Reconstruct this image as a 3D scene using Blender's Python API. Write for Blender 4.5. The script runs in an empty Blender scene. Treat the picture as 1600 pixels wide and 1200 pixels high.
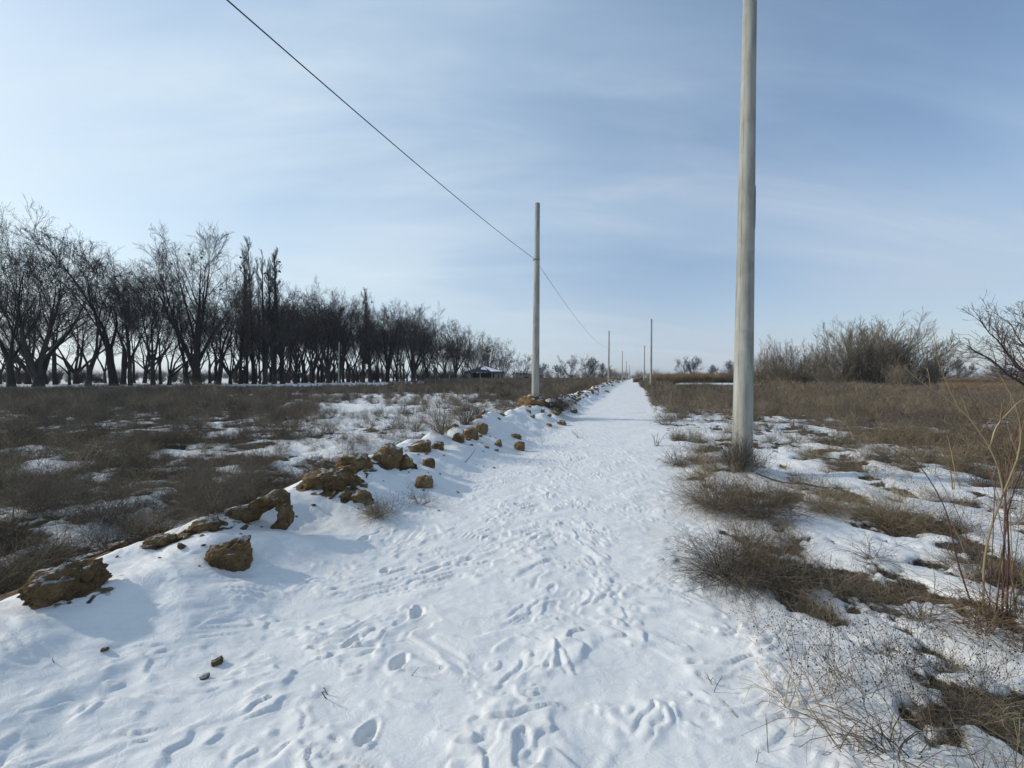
import bpy, math, random
import numpy as np
from mathutils import noise as mnoise, Vector

random.seed(11)
RS = np.random.RandomState(5)
R = math.radians
SC = bpy.context.scene
COL = SC.collection

# ------------------------------------------------------------------ camera, sky, sun, exposure
FPX = 601.0            # focal length in pixels of the 1600 px wide photograph
CAM_H = 1.5
PITCH = math.atan(10 / FPX)
cam_d = bpy.data.cameras.new('camera')
cam_d.sensor_width = 36
cam_d.lens = 36 * FPX / 1600
cam_d.clip_start = 0.05
cam_d.clip_end = 6000
cam = bpy.data.objects.new('camera', cam_d)
COL.objects.link(cam)
cam.location = (0, 0, CAM_H)
cam.rotation_euler = (math.pi / 2 - PITCH, 0, 0)
SC.camera = cam

SUN_EL = R(27)
SUN_AZ = R(-80)        # measured from +Y towards +X: the sun stands left of the view
SUN_DIR = Vector((math.sin(SUN_AZ) * math.cos(SUN_EL), math.cos(SUN_AZ) * math.cos(SUN_EL), math.sin(SUN_EL)))
world = bpy.data.worlds.new('World')
SC.world = world
world.use_nodes = True
wt = world.node_tree
wt.nodes.clear()


def N(t, typ, **kw):
    n = t.nodes.new(typ)
    for k, v in kw.items():
        if k == 'ins':
            for a, b in v.items():
                n.inputs[a].default_value = b
        else:
            setattr(n, k, v)
    return n


def L(t, a, b):
    t.links.new(a, b)


def math_n(t, op, a, b=None, clamp=False):
    n = N(t, 'ShaderNodeMath', operation=op, use_clamp=clamp)
    for i, v in enumerate((a, b)):
        if v is None:
            continue
        if isinstance(v, (int, float)):
            n.inputs[i].default_value = v
        else:
            L(t, v, n.inputs[i])
    return n.outputs[0]


def maprange(t, v, a, b, c=0.0, d=1.0, smooth=True):
    n = N(t, 'ShaderNodeMapRange', interpolation_type='SMOOTHSTEP' if smooth else 'LINEAR')
    L(t, v, n.inputs[0])
    for i, x in zip((1, 2, 3, 4), (a, b, c, d)):
        n.inputs[i].default_value = x
    return n.outputs[0]


def mixc(t, fac, a, b, blend='MIX'):
    n = N(t, 'ShaderNodeMix', data_type='RGBA', blend_type=blend)
    for s, v in ((n.inputs[0], fac), (n.inputs[6], a), (n.inputs[7], b)):
        if isinstance(v, (int, float)):
            s.default_value = v
        elif isinstance(v, tuple):
            s.default_value = (*v, 1) if len(v) == 3 else v
        else:
            L(t, v, s)
    return n.outputs[2]


sky = N(wt, 'ShaderNodeTexSky', sky_type='NISHITA')
sky.sun_disc = False
sky.sun_elevation = SUN_EL
sky.sun_rotation = SUN_AZ
sky.altitude = 700
sky.air_density = 1.0
sky.dust_density = 1.6
sky.ozone_density = 1.0
tc = N(wt, 'ShaderNodeTexCoord')
sep = N(wt, 'ShaderNodeSeparateXYZ')
L(wt, tc.outputs['Generated'], sep.inputs[0])
# thin cirrus: direction projected on a high flat layer, so that streaks flatten towards the horizon
zc = math_n(wt, 'ADD', math_n(wt, 'MAXIMUM', sep.outputs[2], 0.0), 0.22)
px_ = math_n(wt, 'DIVIDE', sep.outputs[0], zc)
py_ = math_n(wt, 'DIVIDE', sep.outputs[1], zc)
comb = N(wt, 'ShaderNodeCombineXYZ')
L(wt, px_, comb.inputs[0]); L(wt, py_, comb.inputs[1])
mp = N(wt, 'ShaderNodeMapping')
mp.inputs['Rotation'].default_value = (0, 0, R(-28))
mp.inputs['Scale'].default_value = (0.55, 1.0, 1)
mp.inputs['Location'].default_value = (3.1, 1.7, 0)
L(wt, comb.outputs[0], mp.inputs[0])
n1 = N(wt, 'ShaderNodeTexNoise', ins={'Scale': 0.55, 'Detail': 6.0, 'Roughness': 0.5, 'Distortion': 0.7})
L(wt, mp.outputs[0], n1.inputs['Vector'])
mp2 = N(wt, 'ShaderNodeMapping')
mp2.inputs['Rotation'].default_value = (0, 0, R(-40))
mp2.inputs['Scale'].default_value = (0.5, 2.2, 1)
L(wt, comb.outputs[0], mp2.inputs[0])
n2 = N(wt, 'ShaderNodeTexNoise', ins={'Scale': 1.3, 'Detail': 7.0, 'Roughness': 0.6, 'Distortion': 1.0})
L(wt, mp2.outputs[0], n2.inputs['Vector'])
dotn = N(wt, 'ShaderNodeVectorMath', operation='DOT_PRODUCT')
L(wt, tc.outputs['Generated'], dotn.inputs[0])
dotn.inputs[1].default_value = SUN_DIR
glow = maprange(wt, dotn.outputs['Value'], -0.1, 1.0, smooth=False)          # the veil scatters more light near the sun
big = maprange(wt, n1.outputs[0], 0.40, 0.66)
fine = maprange(wt, n2.outputs[0], 0.35, 0.8)
veil = math_n(wt, 'ADD', math_n(wt, 'MULTIPLY', big, 0.48), math_n(wt, 'MULTIPLY', fine, 0.16))
wisp = math_n(wt, 'MULTIPLY', big, math_n(wt, 'ADD', math_n(wt, 'MULTIPLY', fine, 0.55), 0.40))
veil = math_n(wt, 'ADD', veil, 0.16)
veil = math_n(wt, 'ADD', veil, math_n(wt, 'MULTIPLY', glow, 0.45))
lowv = maprange(wt, sep.outputs[2], 0.0, 0.5, 0.5, 0.0)
veil = math_n(wt, 'ADD', veil, lowv, clamp=True)
veil = math_n(wt, 'MULTIPLY', veil, 0.88)
vfar = mixc(wt, maprange(wt, sep.outputs[2], 0.0, 0.5), (3.15, 3.65, 4.35), (1.85, 3.05, 4.7))
vnear = mixc(wt, maprange(wt, sep.outputs[2], 0.05, 0.6), (5.3, 6.3, 6.6), (3.2, 4.4, 5.7))
vcol = mixc(wt, glow, vfar, vnear)
aure = math_n(wt, 'POWER', math_n(wt, 'MAXIMUM', dotn.outputs['Value'], 0.0), 40.0)
vcol = mixc(wt, wisp, vcol, mixc(wt, glow, (3.7, 4.3, 5.0), (5.6, 6.3, 6.5)))
vcol = mixc(wt, math_n(wt, 'MULTIPLY', aure, 0.8), vcol, (12.0, 12.2, 12.0))
skyc = mixc(wt, veil, sky.outputs[0], vcol)
bg = N(wt, 'ShaderNodeBackground')
bg.inputs['Strength'].default_value = 0.142
L(wt, skyc, bg.inputs['Color'])
wo = N(wt, 'ShaderNodeOutputWorld')
L(wt, bg.outputs[0], wo.inputs[0])

sd = bpy.data.lights.new('sun', 'SUN')
sd.energy = 2.3
sd.angle = R(1.6)
sd.color = (1.0, 0.94, 0.84)
sun = bpy.data.objects.new('sun', sd)
COL.objects.link(sun)
sun.rotation_euler = SUN_DIR.to_track_quat('Z', 'Y').to_euler()

SC.view_settings.view_transform = 'Standard'
SC.view_settings.look = 'None'
SC.view_settings.exposure = 0.15
SC.view_settings.gamma = 1.0
SC.view_settings.use_curve_mapping = False
SC.cycles.max_bounces = 6
SC.cycles.diffuse_bounces = 3
SC.cycles.glossy_bounces = 2
SC.cycles.volume_bounces = 0

# ------------------------------------------------------------------ numpy noise
_perm = np.random.RandomState(3).permutation(256)
_perm = np.concatenate([_perm, _perm, _perm])
_ga = np.random.RandomState(4).rand(256) * 2 * math.pi
_gx, _gy = np.cos(_ga), np.sin(_ga)


def pn(x, y, seed=0):
    x = np.asarray(x, float) + seed * 17.31
    y = np.asarray(y, float) + seed * 7.77
    xi = np.floor(x).astype(int); yi = np.floor(y).astype(int)
    xf = x - xi; yf = y - yi
    u = xf * xf * xf * (xf * (xf * 6 - 15) + 10); v = yf * yf * yf * (yf * (yf * 6 - 15) + 10)

    def g(ix, iy, fx, fy):
        h = _perm[_perm[(ix & 255)] + (iy & 255)]
        return _gx[h] * fx + _gy[h] * fy
    a = g(xi, yi, xf, yf); b = g(xi + 1, yi, xf - 1, yf)
    c = g(xi, yi + 1, xf, yf - 1); d = g(xi + 1, yi + 1, xf - 1, yf - 1)
    return (a + u * (b - a) + v * ((c + u * (d - c)) - (a + u * (b - a)))) * 1.5


def fbm(x, y, o=4, seed=0, gain=.5):
    r = 0; a = 1; f = 1
    for i in range(o):
        r = r + a * pn(x * f, y * f, seed + i * 3.3)
        a *= gain; f *= 2.03
    return r


def ss(a, b, x):
    t = np.clip((x - a) / (b - a), 0, 1)
    return t * t * (3 - 2 * t)


# ------------------------------------------------------------------ the lie of the land
DX, DY = .303, .953                       # direction of the path
def st(X, Y):
    return DX * X + DY * Y, DY * X - DX * Y        # along, across (+ = right)


BERM_T = -3.5
def crest_t(s):
    return BERM_T + .16 * pn(s * .35, s * 0, 2) + .1 * pn(s * 1.3, s * 0, 5)


def crest_h(s):
    yc = (s + 1.11) / 1.049
    h = np.interp(yc, [-6, 0, 1.5, 2.5, 3.7, 4.5, 6.3, 8.8, 14, 20, 60, 110, 150], [.2, .25, .28, .29, .26, .42, .45, .48, .52, .5, .5, .4, 0])
    return h * (1 + .25 * pn(s * .9, s * 0, 8))


FOOT = [(-.61, 1.60, .045, .085, .1), (-.60, 2.42, .05, .07, .2), (-.59, 2.0, .05, .075, .2), (-.98, 2.95, .045, .06, .1),
        (-.90, 2.15, .04, .06, .5), (-1.35, 3.5, .05, .07, .4)]


def hollows(X, Y):
    r = -.13 * np.exp(-(((X + 1.95) / .38) ** 2 + ((Y - 3.72) / .32) ** 2))
    # melted pockets beside the big clod
    r = r - .05 * np.exp(-(((X + 1.98) / .16) ** 2 + ((Y - 2.72) / .10) ** 2))
    return r


def H(X, Y, fine=True):
    X = np.asarray(X, float); Y = np.asarray(Y, float)
    s, t = st(X, Y)
    ct = crest_t(s)
    w = t - ct
    prof = np.where(w > 0, 1 - ss(-.15, 1.55, w), 1 - ss(-.1, .85, -w))
    prof = np.where(w > 0, prof, np.minimum(prof, 1)) 
    ch = crest_h(s)
    lump = 1 + .22 * fbm(s * .9, t * 1.1, 3, 11)
    h = ch * prof * lump
    onberm = ss(.02, .35, prof)
    h = h + onberm * ((.05 + .07 * ss(8, 14, s)) * fbm(s * 1.7, t * 1.3, 3, 21))
    h = h - .12 * np.exp(-((w + 1.25) / .45) ** 2) * ss(2.5, 4.5, Y) * (1 - ss(15, 25, Y))
    h = h + .4 * ss(20, 58, Y) * 1.0
    # hummocks off the path
    off = np.maximum(ss(.5, 1.3, t), ss(.9, 1.6, -w))
    fade = 1 - .5 * ss(30, 80, np.hypot(X, Y))
    M = snow_mask(X, Y)
    h = h + off * fade * (.06 * fbm(X * .9, Y * .9, 2, 31) + .055 * (ss(.36, .66, M) - .35))
    h = h + .25 * fbm(X * .02, Y * .02, 2, 33) * ss(60, 140, np.hypot(X, Y))
    if fine:
        d = np.hypot(X, Y)
        onpath = (1 - ss(.6, 1.2, t)) * (1 - ss(.2, 1.0, -w - .3))
        # wind crust: curved ledges a centimetre high
        wx = X + .35 * fbm(X * .8, Y * .8, 2, 41); wy = Y + .30 * fbm(X * .9, Y * .9, 2, 43)
        q = fbm(wx * .95 + wy * .15, wy * 2.2 - wx * .25, 4, 45, .5) * 2.7
        f = q - np.floor(q)
        led = (np.floor(q) + ss(.0, .08 + .03 * np.minimum(d, 12), f)) - q
        q2 = fbm(wx * 2.4, wy * 4.8 - wx * .9, 3, 51) * 1.7
        f2 = q2 - np.floor(q2)
        led2 = (np.floor(q2) + ss(0, .14 + .05 * np.minimum(d, 10), f2)) - q2
        brk = ss(-.12, .22, fbm(X * 1.9 + 3, Y * 2.6, 3, 53))
        brk2 = ss(-.05, .25, fbm(X * 2.6 + 3, Y * 3.6, 3, 54))
        rough = ss(-.25, .3, fbm(X * .55, Y * .55, 2, 55) + .10 - .20 * ss(-.6, .6, t))
        damp = (1 - .5 * onberm)
        hf = onpath * damp * (.018 * led * brk * (.5 + .7 * rough) + .015 * led2 * brk2 * (1 - ss(9, 16, d)))
        hf = hf + onpath * .004 * fbm(wx * 3.5, wy * 7 - wx, 3, 62) * (1 - ss(5, 10, d))
        hf = hf + onpath * (.013 * fbm(wx * 1.0, wy * 2.4 - wx * .3, 3, 61) + .0022 * fbm(X * 9, Y * 14, 2, 63))
        # old trodden tracks, softened by drifting
        for (fx, fy, a, b, r_) in FOOT:
            cx, cy = X - fx, Y - fy
            u = cx * math.cos(r_) - cy * math.sin(r_); v_ = cx * math.sin(r_) + cy * math.cos(r_)
            e = np.sqrt((u / a) ** 2 + (v_ / b) ** 2) * (1 + .25 * pn(X * 14, Y * 14, fx * 10)) * 1.15
            hf = hf - .034 * (1 - ss(.45, 1.1, e)) + .006 * np.exp(-((e - 1.15) / .2) ** 2)
        hf = hf * (1 - ss(60, 90, d))
        h = h + hf + hollows(X, Y)
        h = h + off * (.016 * fbm(X * 4, Y * 4, 4, 71)) * (1 - ss(20, 60, d))
    return h


def snow_mask(X, Y):
    s, t = st(X, Y)
    ct = crest_t(s)
    w = t - ct
    d = np.hypot(X, Y)
    # left field
    clearing = ss(3.8, 5.5, s) * (1 - ss(15.5, 19, s)) * ss(-1, 1.2, t + 5.2 + np.maximum(s - 4, 0) * .85)
    cl = .42 + .30 * clearing
    cl = cl + .30 * np.exp(-((X + 15) / 6) ** 2 - ((Y - 29) / 3.2) ** 2)
    cl = cl + .22 * np.exp(-((X + 5.5) / 5) ** 2 - ((Y - 26) / 7) ** 2)
    cl = cl + .22 * np.exp(-((X + 5.6) / .6) ** 2 - ((Y - 4.1) / .5) ** 2)
    cl = cl + .035 * (1 - ss(5.0, 6.5, Y)) * ss(-3.2, -3.8, t)
    cl = cl + .22 * np.exp(-((X + 7.5) / 2.5) ** 2 - ((Y - 7.6) / .8) ** 2)
    cl = cl - .30 * ss(19, 25, Y) * (1 - ss(30, 40, Y)) * ss(-22, -30, X)
    cl = cl - .10 * ss(30, 36, Y)
    cl = cl + .14 * np.exp(-((Y - 22) / 3.5) ** 2) + .10 * np.exp(-((Y - 31) / 2) ** 2)
    cl = cl + .62 * ss(40, 50, Y - .35 * (X + 45)) * ss(-14, -26, X)
    cl = cl - .35 * np.exp(-((w + 1.1) / .55) ** 2) * ss(3.0, 4.2, s)      # dark ditch behind the bank
    # right field
    bx = 7.3 + np.maximum(Y - 6, 0) * .27
    cr = .63 - .32 * ss(-3.0, 3.0, X - bx)
    cr = cr - .19 * ss(11, 26, Y) * ss(.7, 1.5, t)
    cr = cr + .06 * ss(9, 11, Y) * (1 - ss(13, 15, Y)) 
    cr = cr - .20 * (1 - ss(2.0, 3.2, Y)) * ss(1.1, 1.6, t)
    cr = cr - .13 * np.exp(-((X - 2.75) / .55) ** 2 - ((Y - 4.4) / .7) ** 2)
    cr = cr - .12 * np.exp(-((X - 2.3) / .5) ** 2 - ((Y - 3.2) / .5) ** 2)
    cr = cr - .24 * np.exp(-((X - 3.9) / .5) ** 2 - ((Y - 3.9) / .35) ** 2)
    cr = cr + .26 * np.exp(-((X - 5.2) / 1.3) ** 2 - ((Y - 5.3) / .55) ** 2)
    cr = cr + .2 * np.exp(-((X - 2.1) / .5) ** 2 - ((Y - 2.3) / .4) ** 2)
    n = fbm(s * .75, t * 1.25, 5, 81, .6)
    nl = fbm(X * .55, Y * 1.1, 5, 83, .6)
    ml = cl + .34 * nl + .26 * fbm(X * 3.2, Y * 4.2, 4, 87, .6) * (1 - ss(20, 40, d))
    mr = cr + .34 * n + .30 * fbm(X * 2.6, Y * 3.4, 4, 88, .6) * (1 - ss(20, 40, d))
    m = np.where(t > -1.5, mr, ml)
    e = .26 * fbm(X * 1.3, Y * 1.3, 4, 85, .6)
    e = e + .55 * fbm(s * .33, s * 0 + 2, 3, 86) * ss(5, 12, s)
    pathm = (1 - ss(.62, 1.0, t + e)) * ss(-.5, -.1, w + .3 * e)
    return m * (1 - pathm) + 1.0 * pathm


def ground_z(x, y):
    return float(H(np.array([x]), np.array([y]))[0])


def ray(px, py):
    """the point of the ground that stands at this place of the photograph"""
    a = (px - 800) / FPX; b = -(py - 600) / FPX
    cy, sy = math.cos(PITCH), math.sin(PITCH)
    d = np.array([a, cy + b * sy, b * cy - sy])
    k = np.concatenate([np.arange(.9, 12, .004), np.geomspace(12, 400, 6000)])
    X = d[0] * k; Y = d[1] * k; Z = CAM_H + d[2] * k
    g = H(X, Y)
    i = int(np.argmax(g >= Z)) if (g >= Z).any() else len(k) - 1
    return Vector((X[i], Y[i], g[i]))


def at(px, py, Y):
    """point at depth Y along the line of sight"""
    a = (px - 800) / FPX; b = -(py - 600) / FPX
    cy, sy = math.cos(PITCH), math.sin(PITCH)
    k = Y / (cy + b * sy)
    return Vector((a * k, Y, CAM_H + (b * cy - sy) * k))


# ------------------------------------------------------------------ materials
def new_mat(name, rough=.8):
    m = bpy.data.materials.new(name)
    m.use_nodes = True
    t = m.node_tree
    b = t.nodes['Principled BSDF']
    b.inputs['Roughness'].default_value = rough
    b.inputs['Specular IOR Level'].default_value = .3
    return m, t, b


def bump(t, b, h, strength=.4, dist=.01):
    n = N(t, 'ShaderNodeBump', ins={'Strength': strength, 'Distance': dist})
    L(t, h, n.inputs['Height'])
    L(t, n.outputs[0], b.inputs['Normal'])
    return n


def obj_tex(t):
    return N(t, 'ShaderNodeTexCoord').outputs['Object']


def noise_n(t, v, scale, detail=4, rough=.55, dist=0.0):
    n = N(t, 'ShaderNodeTexNoise', ins={'Scale': scale, 'Detail': float(detail), 'Roughness': rough, 'Distortion': dist})
    if v is not None:
        L(t, v, n.inputs['Vector'])
    return n.outputs[0]


def ramp(t, v, stops):
    n = N(t, 'ShaderNodeValToRGB')
    e = n.color_ramp.elements
    while len(e) < len(stops):
        e.new(.5)
    for i, (p, c) in enumerate(stops):
        e[i].position = p
        e[i].color = (*c, 1)
    L(t, v, n.inputs[0])
    return n.outputs[0]


# ground: snow over dead litter, clay on the bank
m_ground, t, b = new_mat('snow_and_litter', .7)
geo = N(t, 'ShaderNodeNewGeometry').outputs['Position']
att = N(t, 'ShaderNodeAttribute', attribute_name='snow').outputs['Fac']
clay_a = N(t, 'ShaderNodeAttribute', attribute_name='clay').outputs['Fac']
nA = noise_n(t, geo, 2.2, 6, .62)
nB = noise_n(t, geo, 16, 4, .6)
nC = noise_n(t, geo, 85, 3, .6)
mm = math_n(t, 'ADD', att, math_n(t, 'MULTIPLY', math_n(t, 'SUBTRACT', nB, .5), .26))
mm = math_n(t, 'ADD', mm, math_n(t, 'MULTIPLY', math_n(t, 'SUBTRACT', nC, .5), .14))
mm = math_n(t, 'ADD', mm, math_n(t, 'MULTIPLY', math_n(t, 'SUBTRACT', nA, .5), .16))
sf = maprange(t, mm, .47, .55)
litter = ramp(t, nB, [(.3, (.022, .018, .013)), (.52, (.058, .046, .033)), (.72, (.14, .11, .075))])
litter = mixc(t, maprange(t, nC, .5, .8), litter, (.13, .105, .075))
clay = ramp(t, nB, [(.3, (.10, .060, .028)), (.7, (.27, .175, .085))])
soil = mixc(t, clay_a, litter, clay)
# dust blown onto the snow
nD = noise_n(t, geo, .9, 5, .65, .5)
dust = maprange(t, nD, .50, .78, 0, .34)
snowc = mixc(t, dust, (.80, .785, .75), (.64, .57, .47))
mps = N(t, 'ShaderNodeMapping'); mps.inputs['Scale'].default_value = (5, 9, 5)
mps.inputs['Rotation'].default_value = (0, 0, R(20))
L(t, geo, mps.inputs[0])
speck = maprange(t, noise_n(t, geo, 60, 2, .5), .755, .78)
snowc = mixc(t, math_n(t, 'MULTIPLY', speck, .4), snowc, (.22, .17, .12))
bc = mixc(t, sf, soil, snowc)
L(t, bc, b.inputs['Base Color'])
L(t, math_n(t, 'SUBTRACT', .95, math_n(t, 'MULTIPLY', sf, .33)), b.inputs['Roughness'])
hs = math_n(t, 'ADD', math_n(t, 'MULTIPLY', noise_n(t, mps.outputs[0], 1.6, 6, .62, .8), .012),
            math_n(t, 'ADD', math_n(t, 'MULTIPLY', noise_n(t, geo, 45, 4, .7), .0022), math_n(t, 'MULTIPLY', noise_n(t, geo, 420, 2, .6), .0006)))
hl = math_n(t, 'ADD', math_n(t, 'MULTIPLY', nB, .03), math_n(t, 'MULTIPLY', nC, .018))
hh = N(t, 'ShaderNodeMix', data_type='FLOAT')
L(t, sf, hh.inputs[0]); L(t, hl, hh.inputs[2]); L(t, hs, hh.inputs[3])
htot = math_n(t, 'ADD', hh.outputs[0], math_n(t, 'MULTIPLY', sf, .02))
bn = bump(t, b, htot, .8, 1.0)

m_snow, t, b = new_mat('snow_lying', .6)
oc = obj_tex(t)
L(t, mixc(t, maprange(t, noise_n(t, oc, 3), .5, .8, 0, .3), (.83, .845, .87), (.68, .63, .55)), b.inputs['Base Color'])
bump(t, b, noise_n(t, oc, 14, 5), .5, .03)

m_clay, t, b = new_mat('clay_soil', .95)
geo2 = N(t, 'ShaderNodeNewGeometry').outputs['Position']
oi = N(t, 'ShaderNodeObjectInfo').outputs['Random']
cn = noise_n(t, geo2, 9, 8, .7)
cn2 = noise_n(t, geo2, 55, 5, .7)
cc = ramp(t, cn, [(.30, (.100, .060, .027)), (.47, (.28, .180, .083)), (.70, (.50, .345, .17))])
cc = mixc(t, math_n(t, 'MULTIPLY', oi, .35), cc, (.10, .060, .03))
cr_ = noise_n(t, geo2, 24, 6, .75, 1.5)
cc = mixc(t, maprange(t, cr_, .44, .36, 0, .8), cc, (.035, .022, .012))
gn = N(t, 'ShaderNodeNewGeometry').outputs['Normal']
sz_ = N(t, 'ShaderNodeSeparateXYZ'); L(t, gn, sz_.inputs[0])
cc = mixc(t, maprange(t, cn2, .62, .78, 0, .45), cc, (.44, .34, .20))
sn_ = math_n(t, 'MULTIPLY', maprange(t, sz_.outputs[2], .60, .85), maprange(t, noise_n(t, geo2, 7, 6, .7), .50, .57))
cc = mixc(t, sn_, cc, (.80, .785, .75))
L(t, cc, b.inputs['Base Color'])
vo = N(t, 'ShaderNodeTexVoronoi', ins={'Scale': 38.0})
L(t, geo2, vo.inputs['Vector'])
mus = math_n(t, 'ADD', math_n(t, 'MULTIPLY', cn2, .03), math_n(t, 'MULTIPLY', vo.outputs['Distance'], .012))
mus = math_n(t, 'ADD', mus, math_n(t, 'ADD', math_n(t, 'MULTIPLY', cn, .05), math_n(t, 'MULTIPLY', cr_, .05)))
bump(t, b, mus, 1.0, .9)


def veg_mat(name, stops, rough=.85, big=None):
    m, t, b = new_mat(name, rough)
    oi = N(t, 'ShaderNodeObjectInfo').outputs['Random']
    g = N(t, 'ShaderNodeNewGeometry')
    f = math_n(t, 'ADD', math_n(t, 'MULTIPLY', oi, .62), math_n(t, 'MULTIPLY', noise_n(t, g.outputs['Position'], .35 if big is None else big, 3), .45))
    f = math_n(t, 'ADD', f, math_n(t, 'MULTIPLY', math_n(t, 'SUBTRACT', g.outputs['Random Per Island'], .5), .45))
    L(t, ramp(t, f, stops), b.inputs['Base Color'])
    return m


m_weed = veg_mat('dry_weed', [(.12, (.050, .040, .030)), (.45, (.125, .100, .072)), (.68, (.20, .16, .108)), (.92, (.36, .29, .18))])
m_brush = veg_mat('dry_brush', [(.12, (.070, .059, .047)), (.38, (.140, .119, .092)), (.58, (.190, .158, .118)), (.76, (.210, .155, .105)), (.96, (.34, .28, .19))])
m_straw = veg_mat('straw', [(.1, (.14, .09, .045)), (.5, (.28, .205, .115)), (.9, (.42, .33, .20))])
m_reed = veg_mat('reed', [(.1, (.13, .075, .038)), (.5, (.22, .145, .075)), (.9, (.34, .26, .15))])
m_redstem = veg_mat('red_stem', [(.1, (.075, .035, .028)), (.9, (.16, .085, .065))])
m_bark = veg_mat('bark', [(.1, (.014, .012, .011)), (.6, (.028, .024, .021)), (.95, (.050, .044, .038))], .9, .6)
m_twig = veg_mat('twig', [(.1, (.034, .029, .026)), (.6, (.058, .049, .043)), (.95, (.092, .078, .068))], .9)
m_bushtwig = veg_mat('bush_twig', [(.1, (.12, .10, .075)), (.6, (.20, .168, .125)), (.95, (.28, .235, .175))], .9)
m_purple = veg_mat('purple_twig', [(.1, (.050, .036, .036)), (.9, (.115, .085, .082))], .9)
m_nest = veg_mat('nest_sticks', [(.1, (.015, .012, .01)), (.9, (.03, .025, .02))], .95)

m_conc, t, b = new_mat('pole_concrete', .85)
oc = obj_tex(t)
mpc = N(t, 'ShaderNodeMapping'); mpc.inputs['Scale'].default_value = (7, 7, .8)
L(t, oc, mpc.inputs[0])
s1 = noise_n(t, mpc.outputs[0], 1.2, 6, .6)
s2 = noise_n(t, oc, 40, 4, .6)
s3 = noise_n(t, oc, 1.1, 4, .6)
c = ramp(t, s1, [(.30, (.19, .188, .165)), (.5, (.36, .355, .31)), (.70, (.47, .465, .41))])
c = mixc(t, maprange(t, s3, .48, .66, 0, .6), c, (.21, .20, .165))
c = mixc(t, maprange(t, s2, .62, .78, 0, .35), c, (.15, .145, .125))
L(t, c, b.inputs['Base Color'])
bump(t, b, math_n(t, 'ADD', s2, s1), .35, .006)


def flat_mat(name, col, rough=.8, var=.25, scale=6.0):
    m, t, b = new_mat(name, rough)
    n = noise_n(t, obj_tex(t), scale, 5)
    L(t, mixc(t, n, tuple(v * (1 - var) for v in col), tuple(v * (1 + var) for v in col)), b.inputs['Base Color'])
    bump(t, b, n, .3, .01)
    return m


m_wire = flat_mat('wire_metal', (.035, .036, .038), .6)
m_hole = flat_mat('dark_hole', (.012, .011, .010))
m_wall = flat_mat('grey_block_wall', (.30, .30, .29), .9, .2, 2)
m_roof = flat_mat('dark_roofing', (.022, .022, .023), .7)
m_wood = flat_mat('weathered_wood', (.16, .14, .12), .9)
m_earth = flat_mat('dark_earth', (.105, .070, .045), .95, .4, 2)
m_slab = flat_mat('bank_concrete', (.16, .15, .125), .9)


# ------------------------------------------------------------------ mesh helpers
def make_mesh(name, V, F, mats, smooth=False, fm=None):
    me = bpy.data.meshes.new(name)
    V = np.asarray(V, dtype=np.float32)
    F = np.asarray(F, dtype=np.int32)
    me.vertices.add(len(V)); me.vertices.foreach_set('co', V.ravel())
    k = F.shape[1]
    me.loops.add(F.size); me.loops.foreach_set('vertex_index', F.ravel())
    me.polygons.add(len(F))
    me.polygons.foreach_set('loop_start', np.arange(len(F), dtype=np.int32) * k)
    me.polygons.foreach_set('loop_total', np.full(len(F), k, dtype=np.int32))
    for m in (mats if isinstance(mats, (list, tuple)) else [mats]):
        me.materials.append(m)
    if fm is not None:
        me.polygons.foreach_set('material_index', np.asarray(fm, dtype=np.int32))
    me.polygons.foreach_set('use_smooth', np.full(len(F), smooth, dtype=bool))
    me.update(calc_edges=True)
    return me


def tag(o, label=None, cat=None, group=None, kind=None):
    for k, v in (('label', label), ('category', cat), ('group', group), ('kind', kind)):
        if v:
            o[k] = v
    return o


def link(name, me, parent=None, loc=None, rot=None, sc=None, col=None):
    o = bpy.data.objects.new(name, me)
    (col or COL).objects.link(o)
    if parent is not None:
        o.parent = parent
    if loc is not None: o.location = loc
    if rot is not None: o.rotation_euler = rot
    if sc is not None: o.scale = (sc, sc, sc) if isinstance(sc, (int, float)) else sc
    return o


def nrm(v):
    return v / (np.linalg.norm(v, axis=-1, keepdims=True) + 1e-9)


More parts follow.
